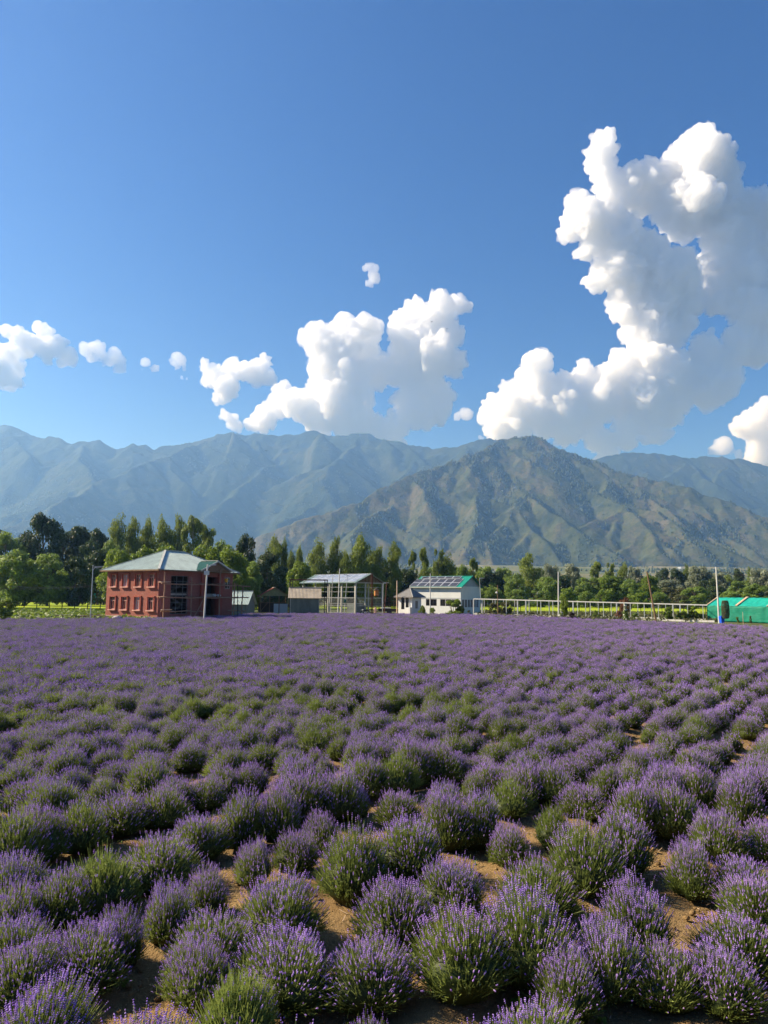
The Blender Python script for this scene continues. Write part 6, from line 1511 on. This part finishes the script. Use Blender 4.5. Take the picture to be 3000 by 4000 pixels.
def far_field(pts):
    me = bpy.data.meshes.new('lavender_field'); n = len(pts)
    me.vertices.add(n); me.vertices.foreach_set('co', np.stack([pts[:, 0], pts[:, 1], np.full(n, 0.04)], 1).astype(np.float32).ravel())
    def at(nm, ty, arr, key):
        a_ = me.attributes.new(nm, ty, 'POINT'); a_.data.foreach_set(key, arr)
    at('turn', 'FLOAT_VECTOR', np.stack([0*pts[:, 5], 0*pts[:, 5], pts[:, 5]], 1).astype(np.float32).ravel(), 'vector')
    at('size', 'FLOAT_VECTOR', np.stack([pts[:, 6]/.5, pts[:, 2]/.5, pts[:, 3]/.62], 1).astype(np.float32).ravel(), 'vector')
    at('pick', 'INT', pts[:, 4].astype(np.int32), 'value')
    o = tag(link('lavender_field', me), 'the rest of the lavender field running back to the buildings', None, None, 'stuff')
    ng = bpy.data.node_groups.new('lavender_rows', 'GeometryNodeTree')
    ng.interface.new_socket('Geometry', in_out='INPUT', socket_type='NodeSocketGeometry'); ng.interface.new_socket('Geometry', in_out='OUTPUT', socket_type='NodeSocketGeometry')
    N = ng.nodes; Lk = ng.links; gi = N.new('NodeGroupInput'); go = N.new('NodeGroupOutput'); ip = N.new('GeometryNodeInstanceOnPoints')
    ci = N.new('GeometryNodeCollectionInfo'); ci.inputs['Collection'].default_value = lav_far; ci.inputs['Separate Children'].default_value = True; ci.inputs['Reset Children'].default_value = True
    def na(nm, ty):
        q = N.new('GeometryNodeInputNamedAttribute'); q.data_type = ty; q.inputs['Name'].default_value = nm; return q.outputs['Attribute']
    Lk.new(gi.outputs[0], ip.inputs['Points']); Lk.new(ci.outputs[0], ip.inputs['Instance']); ip.inputs['Pick Instance'].default_value = True
    Lk.new(na('pick', 'INT'), ip.inputs['Instance Index'])
    e2r = N.new('FunctionNodeEulerToRotation'); Lk.new(na('turn', 'FLOAT_VECTOR'), e2r.inputs[0]); Lk.new(e2r.outputs[0], ip.inputs['Rotation'])
    Lk.new(na('size', 'FLOAT_VECTOR'), ip.inputs['Scale']); Lk.new(ip.outputs[0], go.inputs[0])
    md = o.modifiers.new('rows', 'NODES'); md.node_group = ng
    return o
far_field(rest)
print('bushes', len(B), 'single', len(sel))
# small weeds and straw on the bare soil
def soil_weeds():
    r2 = np.random.default_rng(5); V = []; Fq = []; T = []; nv = 0
    n = 0
    for t in range(900):
        y = r2.uniform(5, 26); x = y * r2.uniform(-0.58, 0.58)
        dd = np.min(np.hypot(B[:, 0] - x, B[:, 1] - y) - B[:, 2] * 0.75)
        if dd < 0.0 or r2.uniform() > 0.55: continue
        m = int(r2.integers(5, 16)); a = r2.uniform(0, 6.28, m); rr = r2.uniform(0, 0.06, m); c = np.stack([x + rr*np.cos(a), y + rr*np.sin(a), 0.06 + r2.uniform(0.01, 0.05, m)], 1)
        nr = np.stack([np.cos(a) * .5, np.sin(a) * .5, np.full(m, 0.8)], 1); nr /= np.linalg.norm(nr, axis=1)[:, None]
        v, f = leaf_quads(c, nr, r2.uniform(0.015, 0.035, m), r2); V.append(v); Fq.append(f + nv); nv += len(v); T.append(np.full(len(v), r2.uniform(0, 0.8)))
    tag(link('weeds', mesh_np('weeds', np.vstack(V), np.vstack(Fq), 4, [M['leaf_bright']], tint=np.concatenate(T))), 'tiny green weeds sprouting on the bare soil between the rows', None, None, 'stuff')
    m = MB()
    for t in range(1500):
        y = r2.uniform(5, 20); x = y * r2.uniform(-0.58, 0.58); 
        if np.min(np.hypot(B[:, 0] - x, B[:, 1] - y) - B[:, 2] * 0.9) < 0.0: continue
        a = r2.uniform(0, 6.28); L = r2.uniform(0.03, 0.12); d = Vector((math.cos(a), math.sin(a), r2.uniform(-.1, .25))) * L; p = Vector((x, y, 0.085)); m.beam(p, p + d, 0.006, 0.004)
    tag(m.build('straw', M['pale_wood']), 'dry straw and stalks lying on the bare soil', None, None, 'stuff')
soil_weeds()
def clods():
    r2 = np.random.default_rng(15); V = []; Fc = []; nv = 0; bv, bf = ico_np(1)
    for t in range(5200):
        y = r2.uniform(4.5, 22); x = y * r2.uniform(-0.58, 0.58)
        if np.min(np.hypot(B[:, 0] - x, B[:, 1] - y) - B[:, 2] * 0.7) < 0: continue
        sz = 0.008 + 0.035 * r2.uniform() ** 3; v = bv * (1 + 0.35 * r2.normal(size=(len(bv), 1)) * 0.5) * sz * np.array((1, r2.uniform(.7, 1.2), .7)) + np.array((x, y, 0.075)); V.append(v); Fc.append(bf + nv); nv += len(v)
    tag(link('clods', mesh_np('clods', np.vstack(V), np.vstack(Fc), 3, [M['soil']])), 'small clods and stones scattered on the bare soil', None, None, 'stuff')
clods()
# ------------------------------------------------------------------ clouds: closed billowing bodies of scattering vapour, beyond and above the haze
def m_cloud(dens):
    m = bpy.data.materials.new('cloud_vapour'); m.use_nodes = True; nt = m.node_tree
    for n in list(nt.nodes): nt.nodes.remove(n)
    o = nt.nodes.new('ShaderNodeOutputMaterial'); v = nt.nodes.new('ShaderNodeVolumeScatter')
    v.inputs['Color'].default_value = (0.982, 0.984, 0.987, 1); v.inputs['Density'].default_value = dens; v.inputs['Anisotropy'].default_value = 0.0
    nt.links.new(v.outputs[0], o.inputs['Volume']); return m
def ico(sub):
    bm = bmesh.new(); bmesh.ops.create_icosphere(bm, subdivisions=sub, radius=1)
    V = np.array([v.co for v in bm.verts]); Fc = np.array([[v.index for v in f.verts] for f in bm.faces]); bm.free(); return V, Fc
ICO_V, ICO_F = ico(2)
def cloud(circles, scale, ox, oy, label, seed, vox=6.0, puffs=12, amp=0.62, wisp=False, CD=12600.0, shrink=0.93):
    u = CD / F
    if wisp:
        r0 = np.random.default_rng(seed); cc = []
        for (x, y, rad) in circles:
            for k in range(9):
                a, q = r0.uniform(0, 6.28), math.sqrt(r0.uniform(0, 1)); cc.append((x + 0.95 * rad * q * math.cos(a), y + 0.8 * rad * q * math.sin(a), rad * r0.uniform(0.14, 0.30)))
        circles = cc
    r = np.random.default_rng(seed); Vs = []; Fs = []; n = 0
    def put(c, R, sq=1.0):
        nonlocal n
        Vs.append(ICO_V * R + c); Fs.append(ICO_F + n); n += len(ICO_V)
    for (x, y, rad) in circles:
        px, py, rp = ox + x * scale, oy + y * scale, rad * scale * shrink
        Y = CD + r.uniform(-0.6, 0.6) * rp * u
        c = np.array(P(px, py, Y)); R = rp * u * np.linalg.norm(ray(px, py)) * (0.80)
        put(c, R)
        for k in range(puffs):
            d = r.normal(size=3); d[1] -= 0.4; d /= np.linalg.norm(d); q = r.uniform(0.14, 0.38)
            put(c + d * R * (1.0 - q * 0.55), R * q)
    cm = m_cloud((0.006 if wisp else 0.0095) * 12600 / CD)
    def body(nm, Vs, Fs, vox_, amp_, mat):
        me = mesh_np(nm, np.vstack(Vs), np.vstack(Fs), 3, [])
        o = link(nm, me)
        md = o.modifiers.new('r', 'REMESH'); md.mode = 'VOXEL'; md.voxel_size = vox_ * u
        dg = bpy.context.evaluated_depsgraph_get(); me2 = bpy.data.meshes.new_from_object(o.evaluated_get(dg)); o.modifiers.clear(); o.data = me2
        nv = len(me2.vertices); co = np.empty(nv * 3, np.float32); me2.vertices.foreach_get('co', co); co = co.reshape(-1, 3).astype(np.float64)
        no = np.empty(nv * 3, np.float32); me2.vertices.foreach_get('normal', no); no = no.reshape(-1, 3)
        pu = co / u
        wp = pu + 14 * np.stack([vnoise(pu / 60, seed + 60), vnoise(pu / 60, seed + 61), vnoise(pu / 60, seed + 62)], 1)
        bil = lambda sc, sd: 3.2 * np.abs(vnoise(wp / sc, sd)) - 0.5
        nz = 13 * bil(120, seed) + 17 * bil(56, seed + 3) + 14 * bil(27, seed + 5) + 13 * bil(15, seed + 8) + 5 * bil(9, seed + 9)
        co = co + no * (nz * amp_ - 3 * amp_)[:, None] * u
        me2.vertices.foreach_set('co', co.astype(np.float32).ravel()); me2.update()
        md = o.modifiers.new('r', 'REMESH'); md.mode = 'VOXEL'; md.voxel_size = vox_ * 0.85 * u     # joins folds into one clean skin
        dg = bpy.context.evaluated_depsgraph_get(); me3 = bpy.data.meshes.new_from_object(o.evaluated_get(dg)); o.modifiers.clear(); o.data = me3
        me3.materials.clear(); me3.materials.append(mat); me3.name = nm; bpy.data.meshes.remove(me2)
        return o
    o = body('cloud', Vs, Fs, vox, amp, cm)
    return tag(o, label, 'cloud', 'white cumulus clouds', 'stuff')
big = [(765,120,40),(765,200,70),(770,290,60),(775,370,55),(785,440,55),(1240,150,60),(1310,180,90),(1380,200,80),(1210,230,85),(1300,290,150),(1420,280,60),(1150,330,110),(1000,340,80),(920,340,75),(1400,370,110),
 (900,440,90),(1000,430,90),(1100,470,90),(1250,480,150),(1400,500,150),(1550,520,110),(1660,520,100),(1200,590,70),(640,510,65),(600,590,55),(690,570,100),(800,530,100),(860,600,100),(900,700,110),(760,680,90),(660,740,40),(540,650,28),(1000,720,90),
 (900,820,150),(1000,900,180),(780,860,70),(740,910,50),(1130,880,160),(1200,770,55),(1000,1050,150),(1120,1020,180),(900,1000,70),(860,1050,50),(1050,1200,160),(950,1180,80),(1180,1150,70),
 (1430,650,110),(1550,640,110),(1430,800,140),(1400,950,110),(1530,850,120),(1660,700,100),(1500,1000,110),(1600,1050,110),(1680,960,80),(1750,600,120),(1780,850,140),(1740,1050,110),
 (1000,1330,110),(900,1400,110),(800,1420,80),(1100,1380,120),(1180,1430,100),(650,1370,35),(650,1430,70),(560,1440,60),(420,1330,45),(400,1380,85),(470,1440,70),(350,1450,60),(250,1480,55),(200,1540,60),(180,1620,75),(280,1580,110),(420,1560,120),(560,1570,130),(700,1560,130),(850,1520,130),(1000,1520,120),(1150,1540,100),(300,1680,90),(200,1690,70),(450,1680,90),(580,1690,90),(700,1640,60),(750,1760,75),(780,1820,40),(900,1680,70),(870,1730,45),(1000,1640,80),(1120,1620,80),(1060,1700,45),
 (1320,1250,75),(1290,1330,55),(1250,1430,65),(1350,1420,90),(1370,1500,80),(1440,1310,55),(1500,1220,80),(1560,1260,80),(1600,1300,50),(1450,1400,60),(1300,1510,70),(1660,1180,60)]
cloud(big, .7233, 1800, 450, 'huge white cumulus cloud climbing over the right half of the sky', 41, 5.4, CD=12600.0)
cloud([(1600,1640,55),(1640,1620,60),(1560,1680,50),(1520,1690,30),(1630,1720,70),(1620,1830,60),(1680,1800,80),(1700,1680,80)], .7233, 1800, 450, 'white cloud cut by the right edge just above the mountains', 42, 6, CD=14500.0)
cloud([(1400,1790,40),(1370,1800,35),(1440,1810,40),(1490,1830,30)], .7233, 1800, 450, 'small round white cloud sitting on the right-hand ridge', 43, 4, amp=0.42, shrink=0.72, wisp=True, CD=15500.0)
mid = [(1500,180,45),(1560,170,35),(1430,190,45),(1370,210,35),(1470,240,80),(1390,290,60),(1530,260,50),(1480,340,90),(1540,370,45),(1420,400,60),(1340,380,55),(1240,250,40),(1270,250,25),(1180,310,60),(1120,340,50),(1240,320,60),(1100,400,45),(1180,420,100),(1280,400,60),(1140,500,80),(1210,530,75),(1080,560,55),(1180,590,50),
 (1410,500,70),(1480,470,70),(1360,570,50),(1290,580,42),(1440,540,60),(1490,510,40),(1350,600,40),(1090,270,50),(1060,290,35),(1130,250,25),(1180,222,18),(1150,270,25),
 (1070,460,32),(1040,490,32),(1000,500,42)]
cloud(mid, 1.145, 0, 1000, 'tall white cloud rising above the middle of the skyline', 44, 4.8, CD=16400.0)
cloud([(700,380,30),(730,410,60),(790,390,50),(760,450,50),(850,390,45),(900,360,35),(920,410,25),(880,410,40),(750,490,25)], 1.145, 0, 1000, 'ragged white cloud left of the tall middle cloud', 45, 4.4, amp=0.45, shrink=0.72, CD=19500.0)
cloud([(960,460,38),(950,510,50),(900,560,55),(870,580,30),(760,540,20),(790,560,25),(815,580,20)], 1.145, 0, 1000, 'low soft cloud touching the skyline beside the tall middle cloud', 46, 4.4, amp=0.45, shrink=0.72, CD=21500.0)
cloud([(605,360,25),(615,385,20),(628,415,12)], 1.145, 0, 1000, 'thin upright wisp of cloud left of the ragged cloud', 47, 3, amp=0.42, shrink=0.72, wisp=True, CD=23000.0)
cloud([(500,370,15),(520,385,15),(482,388,10)], 1.145, 0, 1000, 'faint tiny wisp between two small clouds at left', 48, 3, amp=0.42, shrink=0.72, wisp=True, CD=23500.0)
cloud([(330,330,35),(300,315,20),(370,340,30),(350,355,25),(405,370,22)], 1.145, 0, 1000, 'small slanting white cloud near the left edge', 49, 3.5, amp=0.42, shrink=0.72, wisp=True, CD=24500.0)
cloud([(150,270,35),(130,300,50),(190,310,50),(230,340,30),(60,275,40),(20,260,25),(90,310,45),(160,340,30),(30,330,50),(50,390,40),(20,420,40),(60,430,25),(0,380,50),(-60,360,60)], 1.145, 0, 1000, 'white cloud cut by the left edge of the picture', 50, 4.4, amp=0.45, shrink=0.72, CD=26500.0)
cloud([(1265,45,22),(1275,75,12),(1262,100,10)], 1.145, 0, 1000, 'little lone puff high above the tall middle cloud', 51, 3, amp=0.42, shrink=0.72, wisp=True, CD=13500.0)
cloud([(1590,540,25),(1655,545,25),(1565,545,12),(1640,620,14)], 1.145, 0, 1000, 'small puffs in the gap between the two big clouds', 52, 3, amp=0.42, shrink=0.72, wisp=True, CD=18500.0)

# ------------------------------------------------------------------ haze
def haze():
    t = bpy.data.materials.new('valley_haze'); t.use_nodes = True; nt = t.node_tree
    for n in list(nt.nodes): nt.nodes.remove(n)
    o = nt.nodes.new('ShaderNodeOutputMaterial'); v = nt.nodes.new('ShaderNodeVolumePrincipled')
    v.inputs['Color'].default_value = (0.27, 0.53, 1.0, 1); v.inputs['Density'].default_value = HAZE; v.inputs['Anisotropy'].default_value = 0.35
    v.inputs['Absorption Color'].default_value = (1, 1, 1, 1)
    v.inputs['Density Attribute'].default_value = ''
    nt.links.new(v.outputs[0], o.inputs['Volume'])
    m = MB().box((-9500, -300, -8), (9500, 9900, 2050)).build('haze', t)
    tag(m, 'thin blue haze hanging in the valley air', None, None, 'stuff')
HAZE = 8.5e-5
haze()
